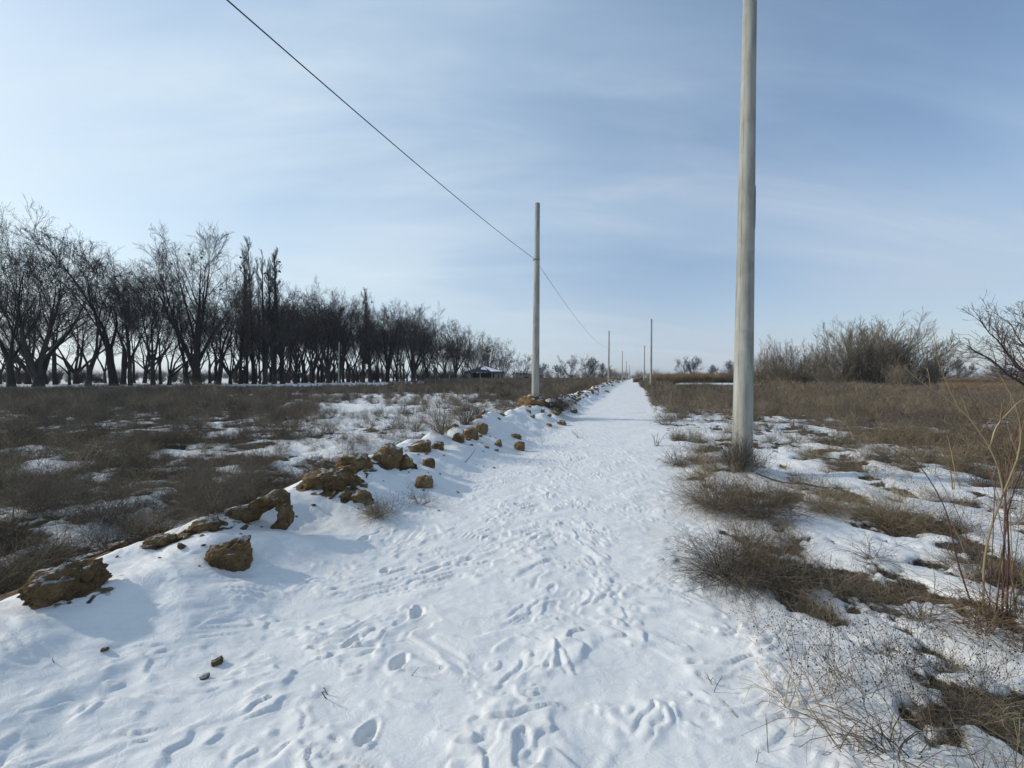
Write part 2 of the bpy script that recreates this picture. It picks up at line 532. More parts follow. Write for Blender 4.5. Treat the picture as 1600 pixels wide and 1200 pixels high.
class Geo:
    """collects quads"""
    def __init__(self):
        self.V = []; self.F = []; self.n = 0; self.M = []

    def add(self, V, F, m=0):
        V = np.asarray(V, float).reshape(-1, 3)
        F = np.asarray(F, int)
        self.V.append(V); self.F.append(F + self.n); self.n += len(V)
        self.M.append(np.full(len(F), m))

    def tubes(self, P, Rr, sides=3, m=0, rng=RS):
        """P [n,k,3] paths, Rr [n,k] radii; sides 2 gives a flat blade"""
        P = np.asarray(P, float); Rr = np.asarray(Rr, float)
        n, k, _ = P.shape
        T = np.empty_like(P)
        T[:, 1:-1] = P[:, 2:] - P[:, :-2]; T[:, 0] = P[:, 1] - P[:, 0]; T[:, -1] = P[:, -1] - P[:, -2]
        T = nrm(T)
        ref = nrm(rng.normal(size=(n, 1, 3)))
        A = nrm(np.cross(T, np.broadcast_to(ref, T.shape)))
        B = np.cross(T, A)
        if sides == 2:
            V = np.stack([P + A * Rr[..., None], P - A * Rr[..., None]], 2)
        else:
            ang = np.arange(sides) * 2 * math.pi / sides
            V = P[:, :, None] + (A[:, :, None] * np.cos(ang)[:, None] + B[:, :, None] * np.sin(ang)[:, None]) * Rr[..., None, None]
        ns = sides
        base = (np.arange(n)[:, None, None] * k + np.arange(k - 1)[None, :, None]) * ns
        j = np.arange(1 if sides == 2 else ns)[None, None, :]
        j2 = (j + 1) % ns
        F = np.stack([base + j, base + j2, base + ns + j2, base + ns + j], -1).reshape(-1, 4)
        self.add(V.reshape(-1, 3), F, m)

    def box(self, x0, x1, y0, y1, z0, z1, m=0):
        V = [(x, y, z) for z in (z0, z1) for y in (y0, y1) for x in (x0, x1)]
        self.add(V, [(0, 2, 3, 1), (4, 5, 7, 6), (0, 1, 5, 4), (2, 6, 7, 3), (0, 4, 6, 2), (1, 3, 7, 5)], m)

    def quad(self, *p):
        self.add(p, [(0, 1, 2, 3)])

    def mesh(self, name, mats, smooth=False):
        return make_mesh(name, np.concatenate(self.V), np.concatenate(self.F), mats, smooth, np.concatenate(self.M))


def grow(P0, D0, Ln, k, wob, up, rng, droop=0.0):
    """paths from P0 [n,3] heading D0, length Ln [n]; wander wob, upward pull up"""
    n = len(P0)
    P = np.empty((n, k, 3)); P[:, 0] = P0
    D = nrm(D0)
    step = (Ln / (k - 1))[:, None]
    z = np.array([0, 0, 1.0])
    for i in range(1, k):
        D = nrm(D + rng.normal(size=(n, 3)) * wob + z * up - z * droop * i / k)
        P[:, i] = P[:, i - 1] + D * step
    return P


def branch(P, Rr, per, t0, t1, ang, Lf, k, wob, up, rng, rf=.55, tip=.3, taper=True, droop=0.0, pw=1.0, tp=(1.15, .65)):
    """children of paths P: `per` each between t0 and t1; Lf gives length from parent length"""
    n, kk, _ = P.shape
    idx = np.repeat(np.arange(n), per)
    m = len(idx)
    tt = t0 + (t1 - t0) * ((np.tile(np.arange(per), n) + rng.rand(m)) / per)
    tt = t0 + (tt - t0) ** pw * (t1 - t0) ** (1 - pw)
    f = tt * (kk - 1); i = np.minimum(f.astype(int), kk - 2); fr = (f - i)[:, None]
    a = P[idx, i]; b_ = P[idx, i + 1]
    P0 = a * (1 - fr) + b_ * fr
    T = nrm(b_ - a)
    r0 = Rr[idx, i] * (1 - fr[:, 0]) + Rr[idx, i + 1] * fr[:, 0]
    q = rng.normal(size=(m, 3)); q = nrm(q - T * (q * T).sum(1, keepdims=True))
    an = ang * (1 + .3 * rng.normal(size=m))[:, None]
    D = T * np.cos(an) + q * np.sin(an)
    plen = np.linalg.norm(np.diff(P, axis=1), axis=2).sum(1)[idx]
    Ln = plen * Lf * (.65 + .7 * rng.rand(m)) * ((tp[0] - tp[1] * tt) if taper else 1)
    C = grow(P0, D, Ln, k, wob, up, rng, droop)
    cr = np.linspace(1, tip, k)[None] * (r0 * rf)[:, None]
    return C, cr


# ------------------------------------------------------------------ ground sheet
def axis(fwd, back):
    def side(lim, fine_to, d0):
        v = [0.0]
        while v[-1] < lim:
            x = v[-1]
            if x < 32:
                d = max(d0, .0115 * (x - fine_to) + d0)
            else:
                d = .36 + .045 * (x - 32)
            v.append(x + d)
        return v
    a = side(fwd, 1.7, .010); c = side(back, 2.2, .010)
    return a, c


xa, xc = axis(2600, 2600)
xs = np.array([-v for v in xc[:0:-1]] + xa)
yv = []
y = 1.25
while y < 3200:
    yv.append(y)
    y += max(.0095, .0075 * (y - .6)) if y < 36 else .28 + .045 * (y - 36)
yb = [1.25]
while yb[-1] > -400:
    yb.append(yb[-1] - max(.08, .12 * (1.4 - yb[-1])))
ys = np.array(yb[:0:-1] + yv)
GX, GY = np.meshgrid(xs, ys)
GZ = H(GX, GY)
GM = snow_mask(GX, GY)
ny, nx = GX.shape
gi = np.arange(ny * nx).reshape(ny, nx)
GF = np.stack([gi[:-1, :-1], gi[:-1, 1:], gi[1:, 1:], gi[1:, :-1]], -1).reshape(-1, 4)
gme = make_mesh('ground', np.stack([GX, GY, GZ], -1).reshape(-1, 3), GF, m_ground, True)
_s, _t = st(GX, GY)
_w = _t - crest_t(_s)
GC = np.exp(-((_w + .1) / .6) ** 2) * (1 - .5 * ss(14, 25, _s))
# px x, py of its middle, px width, px height, depth factor, label, (yaw), boxiness
clods = [
    (88, 908, 126, 68, .7, 'large cracked yellow-brown clay clod at the left edge of the photo', 20, .35),
    (350, 866, 88, 56, .8, 'squarish brown clay clod sitting alone in the snow below the bank crest', 5, .8),
    (180, 853, 34, 14, .8, 'small flat clod on the bank crest between the left-edge clod and the crest slabs', 10, .3),
    (240, 847, 62, 20, .7, 'long low clod on the bank crest above the squarish lone clod', 12, .3),
    (315, 822, 60, 18, .8, 'low crumbly crest clod just left of the hollow clod', 15, .3),
    (372, 802, 56, 24, .8, 'crumbly clay ridge running up to the hollow clod', 18, .3),
    (492, 750, 72, 34, 1.0, 'dark rough clod, left one of the big heap on the bank', 10, .4),
    (520, 748, 84, 40, .8, 'broad fibrous clay slab lying aslant in front of the big heap', 25, .3),
    (550, 720, 70, 26, .9, 'dark rounded clod on top of the big heap left of the peaked mound', 12, .4),
    (601, 711, 66, 42, 1.0, 'peaked brown clay mound with snow on its right shoulder', 0, .2),
    (632, 720, 34, 26, .9, 'right foot of the peaked clay mound, half under snow', -20, .3),
    (560, 776, 48, 22, .8, 'low knobbly clod in the snow above the dead weed clump', 12, .3),
    (541, 772, 26, 16, .8, 'small dark clod left of the low knobbly one', -10, .3),
    (568, 758, 16, 9, .8, 'thumb sized clod above the low knobbly one', 0, .3),
    (540, 762, 18, 9, .8, 'small stone-like clod under the broad fibrous slab', 0, .3),
    (662, 752, 40, 26, .9, 'compact square clod alone in the snow right of the heap', 8, .75),
    (669, 722, 26, 18, .9, 'small dark square clod above the compact lone one', 20, .7),
    (655, 697, 48, 22, .9, 'dark olive clod on the crest right of the peaked mound', 5, .3),
    (684, 695, 26, 16, .9, 'small broken clod beside the dark hollow behind the crest', 0, .4),
    (715, 684, 26, 18, .9, 'yellow clod, left one of the three on the crest before the pole', 0, .3),
    (735, 676, 34, 22, .9, 'yellow clod, middle one of the three on the crest before the pole', 10, .3),
    (752, 668, 28, 22, .9, 'yellow clod, right one of the three on the crest before the pole', 0, .3),
    (812, 696, 24, 20, .8, 'brown clod lying low on the bank right below the wire pole', -25, .5),
    (806, 681, 26, 9, .8, 'flat dark clod above the brown one below the wire pole', -20, .3),
    (877, 660, 20, 10, .9, 'small dark stone at the foot of the bank right of the wire pole', -20, .4),
    (336, 1036, 24, 13, .8, 'upper one of two dark pebbles in the foreground snow', 25, .3),
    (317, 1059, 18, 8, .8, 'lower one of two dark pebbles in the foreground snow', 25, .3),
]
CP = [ray(px, py + h * .38) for (px, py, w, h, df, lab, yaw, bx) in clods]
# steep left face and wind-bared spots of the bank show clay
GM2 = GM - (.62 + .5 * ss(7, 12, _s)) * np.exp(-((_w + .42) / .22) ** 2) * ss(-.35, .5, fbm(_s * 1.1, _t, 3, 91) + .15) * (1 - ss(110, 140, _s))
GM2 = GM2 - .9 * ss(8, 16, _s) * np.exp(-((_w - .22) / .62) ** 2) * ss(-.2, .15, fbm(_s * 1.1, _t * 2.2, 4, 93, .6))
edge = fbm(GX * 6, GY * 6, 3, 95, .6)
for p, (px, py, w, h, df, lab, yaw, bx) in zip(CP, clods):
    if w < 24 or w == 88 or py > 1000: continue
    rr_ = w * p.y / FPX * (.60 if w > 50 else .5)
    q_ = np.exp(-(((GX - p.x) / rr_) ** 2 + ((GY - p.y - rr_ * .4) / (rr_ * .8)) ** 2))
    GM2 = GM2 - .85 * q_ * ss(-.5, .3, edge + .15)
for nm, arr in (('snow', GM2), ('clay', GC)):
    at_ = gme.attributes.new(nm, 'FLOAT', 'POINT')
    at_.data.foreach_set('value', arr.astype(np.float32).ravel())
tag(link('ground', gme), kind='structure')

# ------------------------------------------------------------------ poles and wire
def pole_mesh(h, r0, r1, lean):
    g = Geo()
    k = 14
    z = np.linspace(-.6, h, k)
    P = np.zeros((1, k, 3)); P[0, :, 2] = z; P[0, :, 0] = lean * np.maximum(z, 0)
    rr = np.interp(z, [0, h], [r0, r1])[None]
    rng = np.random.RandomState(1)
    T = P[0]
    ns = 28
    ang = np.arange(ns) * 2 * math.pi / ns
    V = np.stack([T[:, None, 0] + np.cos(ang)[None] * rr[0][:, None], T[:, None, 1] + np.sin(ang)[None] * rr[0][:, None], np.repeat(T[:, 2:3], ns, 1)], -1).reshape(-1, 3)
    b0 = np.arange(k - 1)[:, None] * ns; j = np.arange(ns)[None]
    F = np.stack([b0 + j, b0 + (j + 1) % ns, b0 + ns + (j + 1) % ns, b0 + ns + j], -1).reshape(-1, 4)
    g.add(V, F)
    return g.mesh('shaft', m_conc, True)


def cap_mesh(r):
    g = Geo()
    ns = 14; ang = np.arange(ns) * 2 * math.pi / ns
    for rr, z0, z1 in ((r * .985, -.01, .012),):
        V = [(math.cos(a) * rr, math.sin(a) * rr, z) for z in (z0, z1) for a in ang] + [(0, 0, z1 + .01)]
        F = [(j, (j + 1) % ns, ns + (j + 1) % ns, ns + j) for j in range(ns)]
        F += [(ns + j, ns + (j + 1) % ns, ns + (j + 2) % ns, 2 * ns) for j in range(0, ns, 2)]
        g.add(V, F)
    return g.mesh('top_cap', m_hole)


def pole(X, Y, h, r0, r1, lean, label, group='concrete poles standing along the snowy path'):
    z = ground_z(X, Y)
    e = tag(link('utility_pole', None, loc=(X, Y, z)), label, 'pole', group)
    link('shaft', pole_mesh(h, r0, r1, lean), e)
    link('top_cap', cap_mesh(r1), e, loc=(lean * h, 0, h))
    return e


p_right = pole(3.6, 6.0, 8.6, .146, .082, .007, 'thick pale concrete pole rising out of frame right of the path, nearest of all')
p1 = pole(.86, 14.2, 7.42, .148, .088, .010, 'tall concrete pole standing in a yellow clay heap left of the path, carrying the wire')
poles = [p1]
for (px, top, Y, lab) in [(951, 517, 53, 'distant pole on the left of the path where the sagging wire ends'),
                          (972, 549, 88, 'far thin pole between the wire-end pole and the two tiniest ones'),
                          (978.5, 564, 122, 'tiny far pole, left one of the pair near the vanishing point of the path'),
                          (983.5, 569, 152, 'tiny far pole, right one of the pair near the vanishing point of the path'),
                          (1017, 499, 42, 'tall brownish far pole at the right edge of the path behind the brush'),
                          (1006.5, 540, 73, 'thin far pole just left of the tall brownish one')]:
    X = (px - 800) / FPX * Y
    h = at(px, top, Y).z - ground_z(X, Y)
    poles.append(pole(X, Y, h, .125, .08, .004, lab))
for (px, top, Y, lean, lab) in [(529, 534, 60, .02, 'slim grey post standing in the left field in front of the dark trees'),
                                (701, 560, 92, .16, 'leaning slim post in front of the dark trees, left of the shed')]:
    X = (px - 800) / FPX * Y
    h = at(px, top, Y).z - ground_z(X, Y)
    g = pole(X, Y, h, .095, .075, lean, lab, 'slim posts in the left field')
# details of the nearest pole
g = Geo(); g.box(-.004, .004, -.012, .012, -.012, .012)
def on_pole(Xp, Yp, r, ang):
    return (Xp + r * math.cos(ang), Yp + r * math.sin(ang))
hm = Geo()
ns = 10
V = [(math.cos(a) * .013, 0, math.sin(a) * .013) for a in np.arange(ns) * 2 * math.pi / ns]
V = V + [(x, .02, z) for x, _, z in V]
hm.add(V, [(j, (j + 1) % ns, ns + (j + 1) % ns, ns + j) for j in range(ns)] + [(0, 1, 2, 3), (0, 3, 4, 5), (0, 5, 6, 7), (0, 7, 8, 9)])
a = R(-62)
hz = .42
rr = .146 - (.064 / 8.6) * hz
link('hole', hm.mesh('hole', m_hole), p_right, loc=(rr * math.cos(a) , rr * math.sin(a) - .003, hz), rot=(0, 0, a + math.pi / 2))
# mould seam down the whole pole and small spalls along it
sg = Geo(); P = np.zeros((1, 60, 3)); rsm = np.random.RandomState(9)
for i, z in enumerate(np.linspace(.02, 8.5, 60)):
    r_ = .146 - (.064 / 8.6) * z + .0005
    P[0, i] = (r_ * math.cos(R(-152)) + .007 * z, r_ * math.sin(R(-152)), z)
sg.tubes(P, (.0015 + .003 * rsm.rand(60) ** 3)[None], 4)
link('mould_seam', sg.mesh('mould_seam', m_conc), p_right)
# spalled strip where a seam has opened near the right side
cr = Geo()
zz = np.linspace(0, 1, 9)
P = np.zeros((1, 9, 3))
z0, z1 = 3.75, 4.42
for i, q in enumerate(zz):
    z = z0 + (z1 - z0) * q
    r = .146 - (.064 / 8.6) * z + .0015
    an = R(-38) + .05 * math.sin(q * 9) + (.20 if q > .95 else 0)
    P[0, i] = (r * math.cos(an) + .007 * z, r * math.sin(an), z)
cr.tubes(P, np.array([[.002, .004, .005, .006, .006, .007, .007, .008, .004]]), 4)
link('crack', cr.mesh('crack', m_hole), p_right)


def wire(A, B, sag, r=.0075, k=60):
    q = np.linspace(0, 1, k)
    P = np.array(A)[None] * (1 - q[:, None]) + np.array(B)[None] * q[:, None]
    P[:, 2] -= 4 * sag * q * (1 - q)
    return P


A0 = at(836, 405, 14.1); B0 = Vector((A0.x - 12.35, A0.y - 39, A0.z)); C0 = at(949.5, 543, 53)
wg = Geo()
w1 = wire(A0, B0, 1.22); w2 = wire(A0, C0, .72)
full = np.concatenate([w1[::-1], w2[1:]])
wg.tubes(full[None], np.full((1, len(full)), .0072), 5)
wo_ = link('overhead_wire', wg.mesh('overhead_wire', m_wire, True))
tag(wo_, 'single thin black overhead wire sagging from the upper left to the far pole', 'wire')
# clamp strap on the wire pole
zc_ = A0.z - p1.location.z
cg = Geo()
rp = .148 - (.060 / 7.42) * zc_ + .004
aa = np.linspace(0, 2 * math.pi, 17)
P = np.stack([.010 * zc_ + rp * np.cos(aa), rp * np.sin(aa), np.full(17, zc_)], -1)[None]
cg.tubes(P, np.full((1, 17), .008), 4)
cg.box(.010 * zc_ - .02 - rp, .010 * zc_ + .0 - rp, -.03, .01, zc_ - .03, zc_ + .03)
link('wire_clamp', cg.mesh('wire_clamp', m_wire), p1)


# ------------------------------------------------------------------ clods of clay on the bank
def ico(sub):
    import bmesh
    bm = bmesh.new()
    bmesh.ops.create_icosphere(bm, subdivisions=sub, radius=1)
    V = np.array([v.co[:] for v in bm.verts]); F = np.array([[v.index for v in f.verts] for f in bm.faces])
    bm.free()
    return V, F


ICO = {s: ico(s) for s in (2, 3, 4, 5)}


def clod_mesh(w, d, h, seed, sub=4, boxy=.5, rough=1.0):
    V, F = ICO[sub]
    off = Vector((seed * 3.17, seed * 1.31, seed * 2.3))
    cube = V / np.abs(V).max(1, keepdims=True)
    V = V * (1 - boxy) + cube * boxy * .72
    out = np.empty_like(V)
    for i, v in enumerate(V):
        p = Vector(v)
        n = mnoise.fractal(p * .9 + off, 1.0, 2.0, 3)
        c = mnoise.ridged_multi_fractal(p * 1.7 + off, .9, 2.1, 4, 1.0, 2.0) - 1.1
        f = mnoise.fractal(p * 6 + off, .8, 2.0, 3)
        g_ = mnoise.fractal(p * 14 + off, .7, 2.0, 2)
        rb = rough * (1 - .75 * boxy)
        q = .86 + .34 * n * rb + .15 * c * rb + .10 * f * rough + .045 * g_
        out[i] = v * q
    out *= np.array([w / 2, d / 2, h / 2])
    return make_mesh('clod', out, F, m_clay, True)


for i, (px, py, w, h, df, lab, yaw, bx) in enumerate(clods):
    p = CP[i]
    k = p.y / FPX
    sub = 5 if w > 80 else (4 if w > 24 else 3)
    o = link('clay_clod', clod_mesh(w * k * (.84 + .14 * bx), w * k * df * .8, h * k * 1.35, i + 1, sub, bx * .8), loc=(p.x, p.y + w * k * df * .22, p.z + h * k * .14), rot=(0, 0, R(yaw) * .5 + math.atan2(-p.x, p.y)))
    tag(o, lab, 'clod', 'clay clods thrown up along the bank')

# hollow clod: a lumpy arch of clay with snow drifted through it
p = ray(425, 822)
k = p.y / FPX
pts = [(372, 812), (388, 803), (408, 790), (430, 779), (442, 782), (446, 797), (443, 813), (436, 826)]
C = np.array([at(x, y_, p.y + .02 * math.sin(i)) for i, (x, y_) in enumerate(pts)])
q = np.linspace(0, len(C) - 1, 46)
C2 = np.stack([np.interp(q, np.arange(len(C)), C[:, j]) for j in range(3)], -1)
rad = np.interp(q, [0, 2, 3, 4, 5, 6, 7], [.045, .055, .05, .045, .04, .045, .05])
g = Geo(); g.tubes(C2[None], rad[None] * 1.25, 18)
Vh = np.concatenate(g.V); Fh = np.concatenate(g.F)
ctr = np.repeat(C2, 18, 0)
for i, v in enumerate(Vh):
    pv = Vector(v)
    f = 1 + .5 * mnoise.fractal(pv * 11, 1, 2, 4) + .25 * mnoise.fractal(pv * 40, .8, 2, 3)
    Vh[i] = ctr[i] + (v - ctr[i]) * f * np.array([1, 1.5, 1])
o = link('clay_clod', make_mesh('hollow_clod', Vh - np.array(p), Fh, m_clay, True), loc=p)
tag(o, 'arched hollow clay clod with snow showing through its opening', 'clod', 'clay clods thrown up along the bank')

# yellow heap at the foot of the wire pole: several lumps
for i, (dx, dy, w, h, lab) in enumerate([(-.10, -.38, 1.15, .80, 'yellow crumbly clay heap in front of the wire pole foot'),
                                         (.22, -.26, .60, .60, 'smaller yellow clay lump right against the wire pole foot'),
                                         (-.55, -.15, .70, .42, 'low brown lump left of the yellow heap at the wire pole'),
                                         (.60, -.45, .65, .34, 'low brown lump right of the yellow heap at the wire pole')]):
    X, Y = .86 + dx, 14.2 + dy
    o = link('clay_heap', clod_mesh(w, w * .8, h, 60 + i, 4, .1, 1.3), loc=(X, Y, ground_z(X, Y) + h * .12))
    tag(o, lab, 'clay heap', 'clay lumps round the wire pole')

# smaller clods further along the bank, each on its own
rng = np.random.RandomState(21)
small = [clod_mesh(1, 1, .7, 80 + i, 3, .3 + .1 * i) for i in range(5)]
for i in range(120):
    s = 6.5 + 90 * rng.rand() ** 2.0
    tt = crest_t(s) + rng.normal() * .35 + (.1 if rng.rand() < .7 else .7)
    X = DX * s + DY * tt; Y = DY * s - DX * tt
    sz = (.08 + .30 * rng.rand() ** 2.5) * (1 + s / 45)
    if Y < 7.5: sz *= .35
    o = link('clay_clod', small[i % 5], loc=(X, Y, ground_z(X, Y) + .05 * sz), rot=(rng.rand() - .5, rng.rand() - .5, rng.rand() * 6), sc=(sz, sz * .8, sz * .8))
    tag(o, 'small clay clod scattered along the crest of the bank past the peaked mound', 'clod', 'small clods scattered along the bank')
for i in range(26):
    s = 1.2 + 6.5 * rng.rand(); tt = crest_t(s) + .1 + rng.rand() ** 1.5 * 1.5
    X = DX * s + DY * tt; Y = DY * s - DX * tt
    sz = .015 + .03 * rng.rand()
    o = link('dirt_crumb', small[i % 5], loc=(X, Y, ground_z(X, Y) + .1 * sz), rot=(rng.rand(), rng.rand(), rng.rand() * 6), sc=(sz * 1.4, sz, sz * .7))
    tag(o, 'tiny dirt crumb lying on the snow of the near bank slope', 'dirt crumb', 'dirt crumbs on the near bank slope')
big = [(p, c[2] * p.y / FPX) for p, c in zip(CP, clods) if c[2] > 40 and c[1] < 860 and c[2] != 88]
for i in range(64):
    p, w = big[rng.randint(len(big))]
    X = p.x + rng.normal() * w * .55; Y = p.y + rng.normal() * w * .4
    sz = .02 + .07 * rng.rand() ** 2
    o = link('clay_crumb', small[i % 5], loc=(X, Y, ground_z(X, Y) + .12 * sz), rot=(rng.rand(), rng.rand(), rng.rand() * 6), sc=(sz * 1.4, sz, sz * .8))
    tag(o, 'crumb of clay broken off and lying against the larger crest clods', 'clay crumb', 'clay crumbs round the larger clods')
# earth pile with snow on its right side at the far end of the path
X, Y = at(998, 600, 92).x, 92
e = tag(link('earth_pile', None, loc=(X, Y, ground_z(X, Y))), 'brown earth pile with a snowy right flank at the far end of the path', 'earth pile')
me = clod_mesh(3.2, 3, 1.9, 31, 4, .1, 1.6); me.materials[0] = m_earth
link('heap', me, e, loc=(.1, 0, .15))
me = clod_mesh(3.2, 3, 1.9, 32, 4, .1, .5); me.materials[0] = m_snow
link('snow_flank', me, e, loc=(1.3, .3, .05), rot=(0, R(24), 0))

# ------------------------------------------------------------------ vegetation prototypes
PROTO = bpy.data.collections.new('plant_prototypes')       # only feeds the masses below, not in the scene


def bush_geo(seed, nstem, hgt, spread, per1, per2, wid, up=.06, m=0, droop=.0, buds=0, k0=5):
    rng = np.random.RandomState(seed)
    g = Geo()
    th = rng.rand(nstem) * 2 * math.pi
    ti = spread * np.sqrt(rng.rand(nstem))
    D = np.stack([np.sin(ti) * np.cos(th), np.sin(ti) * np.sin(th), np.cos(ti)], -1)
    P0 = np.stack([rng.normal(size=nstem) * .10 * hgt, rng.normal(size=nstem) * .10 * hgt, np.full(nstem, -.02)], -1)
    P = grow(P0, D, hgt * (.55 + .6 * rng.rand(nstem)), k0, .16, up, rng, droop)
    Rr = np.linspace(1, .5, k0)[None] * wid * (.8 + .6 * rng.rand(nstem))[:, None]
    g.tubes(P, Rr, 2, m, rng)
    C, cr = branch(P, Rr, per1, .25, 1, .75, .42, 4, .2, up, rng, .75, .5, False, droop)
    g.tubes(C, cr, 2, m, rng)
    tips = C[:, -1]
    if per2:
        C2, cr2 = branch(C, cr, per2, .25, 1, .8, .5, 3, .25, up, rng, .8, .6, False, droop)
        g.tubes(C2, cr2, 2, m, rng)
        tips = np.concatenate([tips, C2[:, -1]])
    if buds:
        sel = tips[rng.rand(len(tips)) < buds]
        s = .0019 * (1 + .6 * rng.rand(len(sel)))[:, None]
        offs = np.array([(0, 0, -1.6), (1, 0, 0), (0, 1, 0), (-1, 0, 0), (0, -1, 0), (0, 0, 1.6)])
        V = (sel[:, None] + offs[None] * s[:, None]).reshape(-1, 3)
        b0 = np.arange(len(sel))[:, None] * 6
        Fq = np.array([(0, 2, 1, 1), (0, 3, 2, 2), (0, 4, 3, 3), (0, 1, 4, 4), (5, 1, 2, 2), (5, 2, 3, 3), (5, 3, 4, 4), (5, 4, 1, 1)])
        # degenerate quads are avoided: pair the triangles into four kites
        Fq = np.array([(0, 2, 5, 1), (0, 3, 5, 2), (0, 4, 5, 3), (0, 1, 5, 4)])
        g.add(V, (b0[:, None] + Fq[None]).reshape(-1, 4), 1)
    return g


def proto(name, g, mats):
    return link(name, g.mesh(name, mats), col=PROTO)


groups = {}
def pcol(key):
    c = bpy.data.collections.new(key)
    groups[key] = c
    return c


def padd(key, name, g, mats):
    c = groups.get(key) or pcol(key)
    o = bpy.data.objects.new(name, g.mesh(name, mats))
    c.objects.link(o)
    return o


for i in range(5):
    padd('near', f'n{i}', bush_geo(100 + i, 42, .26, 1.25, 5, 3, .0016, .05), [m_weed])
for i in range(3):
    padd('near', f'o{i}', bush_geo(110 + i, 46, .34, 1.5, 4, 2, .0019, -.04, droop=.15), [m_weed])
for i in range(2):
    padd('near', f'p{i}', bush_geo(120 + i, 40, .30, 1.0, 2, 0, .0016, .02, droop=.2), [m_straw])
for i in range(4):
    padd('sparse', f's{i}', bush_geo(130 + i, 9, .24, .8, 4, 2, .0014, .08, buds=.4), [m_weed, m_nest])
for i in range(5):
    padd('mid', f'm{i}', bush_geo(140 + i, 34, .42, 1.15, 5, 2, .0036, .07), [m_brush])
for i in range(2):
    padd('mid', f'ms{i}', bush_geo(150 + i, 30, .5, .7, 3, 0, .0032, .03), [m_weed])
for i in range(4):
    padd('far', f'f{i}', bush_geo(160 + i, 34, .75, 1.1, 5, 0, .011, .06), [m_brush])
padd('far', 'fs', bush_geo(166, 26, .8, .6, 3, 0, .010, .03), [m_weed])
for i in range(4):
    padd('tall', f't{i}', bush_geo(175 + i, 7, .75, .45, 6, 3, .0026, .06), [m_weed if i < 3 else m_straw])
for i in range(3):
    padd('reed', f'r{i}', bush_geo(170 + i, 50, 1.5, .35, 2, 0, .012, .02), [m_reed])


def scatter(name, key, X, Y, sc, label, cat, seed=0, tilt=.15, zoff=0.0, zscale=None):
    X = np.asarray(X); Y = np.asarray(Y)
    Z = H(X, Y) + zoff
    n = len(X)
    me = bpy.data.meshes.new(name)
    me.vertices.add(n)
    me.vertices.foreach_set('co', np.stack([X, Y, Z], -1).astype(np.float32).ravel())
    rng = np.random.RandomState(seed)
    rot = np.stack([rng.normal(size=n) * tilt, rng.normal(size=n) * tilt, rng.rand(n) * 6.283], -1)
    a = me.attributes.new('rot', 'FLOAT_VECTOR', 'POINT'); a.data.foreach_set('vector', rot.astype(np.float32).ravel())
    s3 = np.stack([sc, sc, sc * (1 if zscale is None else zscale)], -1)
    a = me.attributes.new('scl', 'FLOAT_VECTOR', 'POINT'); a.data.foreach_set('vector', s3.astype(np.float32).ravel())
    cnt = len(groups[key].objects)
    a = me.attributes.new('pick', 'INT', 'POINT'); a.data.foreach_set('value', rng.randint(0, cnt, n).astype(np.int32))
    o = link(name, me)
    ng = bpy.data.node_groups.new('scatter_' + name, 'GeometryNodeTree')
    ng.interface.new_socket('Geometry', in_out='INPUT', socket_type='NodeSocketGeometry')
    ng.interface.new_socket('Geometry', in_out='OUTPUT', socket_type='NodeSocketGeometry')
    gi_ = ng.nodes.new('NodeGroupInput'); go = ng.nodes.new('NodeGroupOutput')
    ci = ng.nodes.new('GeometryNodeCollectionInfo')
    ci.inputs['Collection'].default_value = groups[key]
    ci.inputs['Separate Children'].default_value = True
    ci.inputs['Reset Children'].default_value = True
    ip = ng.nodes.new('GeometryNodeInstanceOnPoints')
    ip.inputs['Pick Instance'].default_value = True

    def na(nm, dt):
        q = ng.nodes.new('GeometryNodeInputNamedAttribute'); q.data_type = dt
        q.inputs['Name'].default_value = nm
        return q.outputs[0]
    lk = ng.links.new
    lk(gi_.outputs[0], ip.inputs['Points']); lk(ci.outputs[0], ip.inputs['Instance'])
    lk(na('pick', 'INT'), ip.inputs['Instance Index'])
    e2r = ng.nodes.new('FunctionNodeEulerToRotation')
    lk(na('rot', 'FLOAT_VECTOR'), e2r.inputs[0]); lk(e2r.outputs[0], ip.inputs['Rotation'])
    lk(na('scl', 'FLOAT_VECTOR'), ip.inputs['Scale'])
    lk(ip.outputs[0], go.inputs[0])
    md = o.modifiers.new('scatter', 'NODES'); md.node_group = ng
    tag(o, label, cat, kind='stuff')
    return o


rng = np.random.RandomState(77)
def pts(n, x0, x1, y0, y1, keep):
    X = x0 + (x1 - x0) * rng.rand(n); Y = y0 + (y1 - y0) * rng.rand(n)
    s, t = st(X, Y)
    k = keep(X, Y, s, t, snow_mask(X, Y))
    f = rng.rand(n) < k
    return X[f], Y[f]


def fan(X, Y, m=1.5):
    return (np.abs(X) < 1.55 * Y + 2.5)


def k_near(X, Y, s, t, M):
    w = t - crest_t(s)
    off = (t > .62) | (w < -.55)
    return fan(X, Y) * off * np.maximum(ss(.57, .44, M), .22 * (t < -3) * ss(.8, .6, M))
X, Y = pts(8200, -16, 15, .9, 9.5, k_near)
sc = .42 + 1.0 * rng.rand(len(X)) ** 1.6 
sc *= (.8 + .35 * ss(5.5, 8, np.abs(X))) * (1 + .12 * (X > 0))
print('near', len(X))
scatter('dead_weeds', 'near', X, Y, sc, 'tangled dead weeds matted between the near snow patches', 'weeds', 1, .3)

Xa, Ya = pts(900, -9, -2.4, 2.2, 6.5, lambda X, Y, s, t, M: fan(X, Y) * (t - crest_t(s) < -.7) * (M < .47) * .6)
scatter('dark_weeds', 'near', Xa, Ya, .7 + .65 * rng.rand(len(Xa)), 'tall dark dead weeds packed behind the near end of the bank', 'weeds', 13, .25)

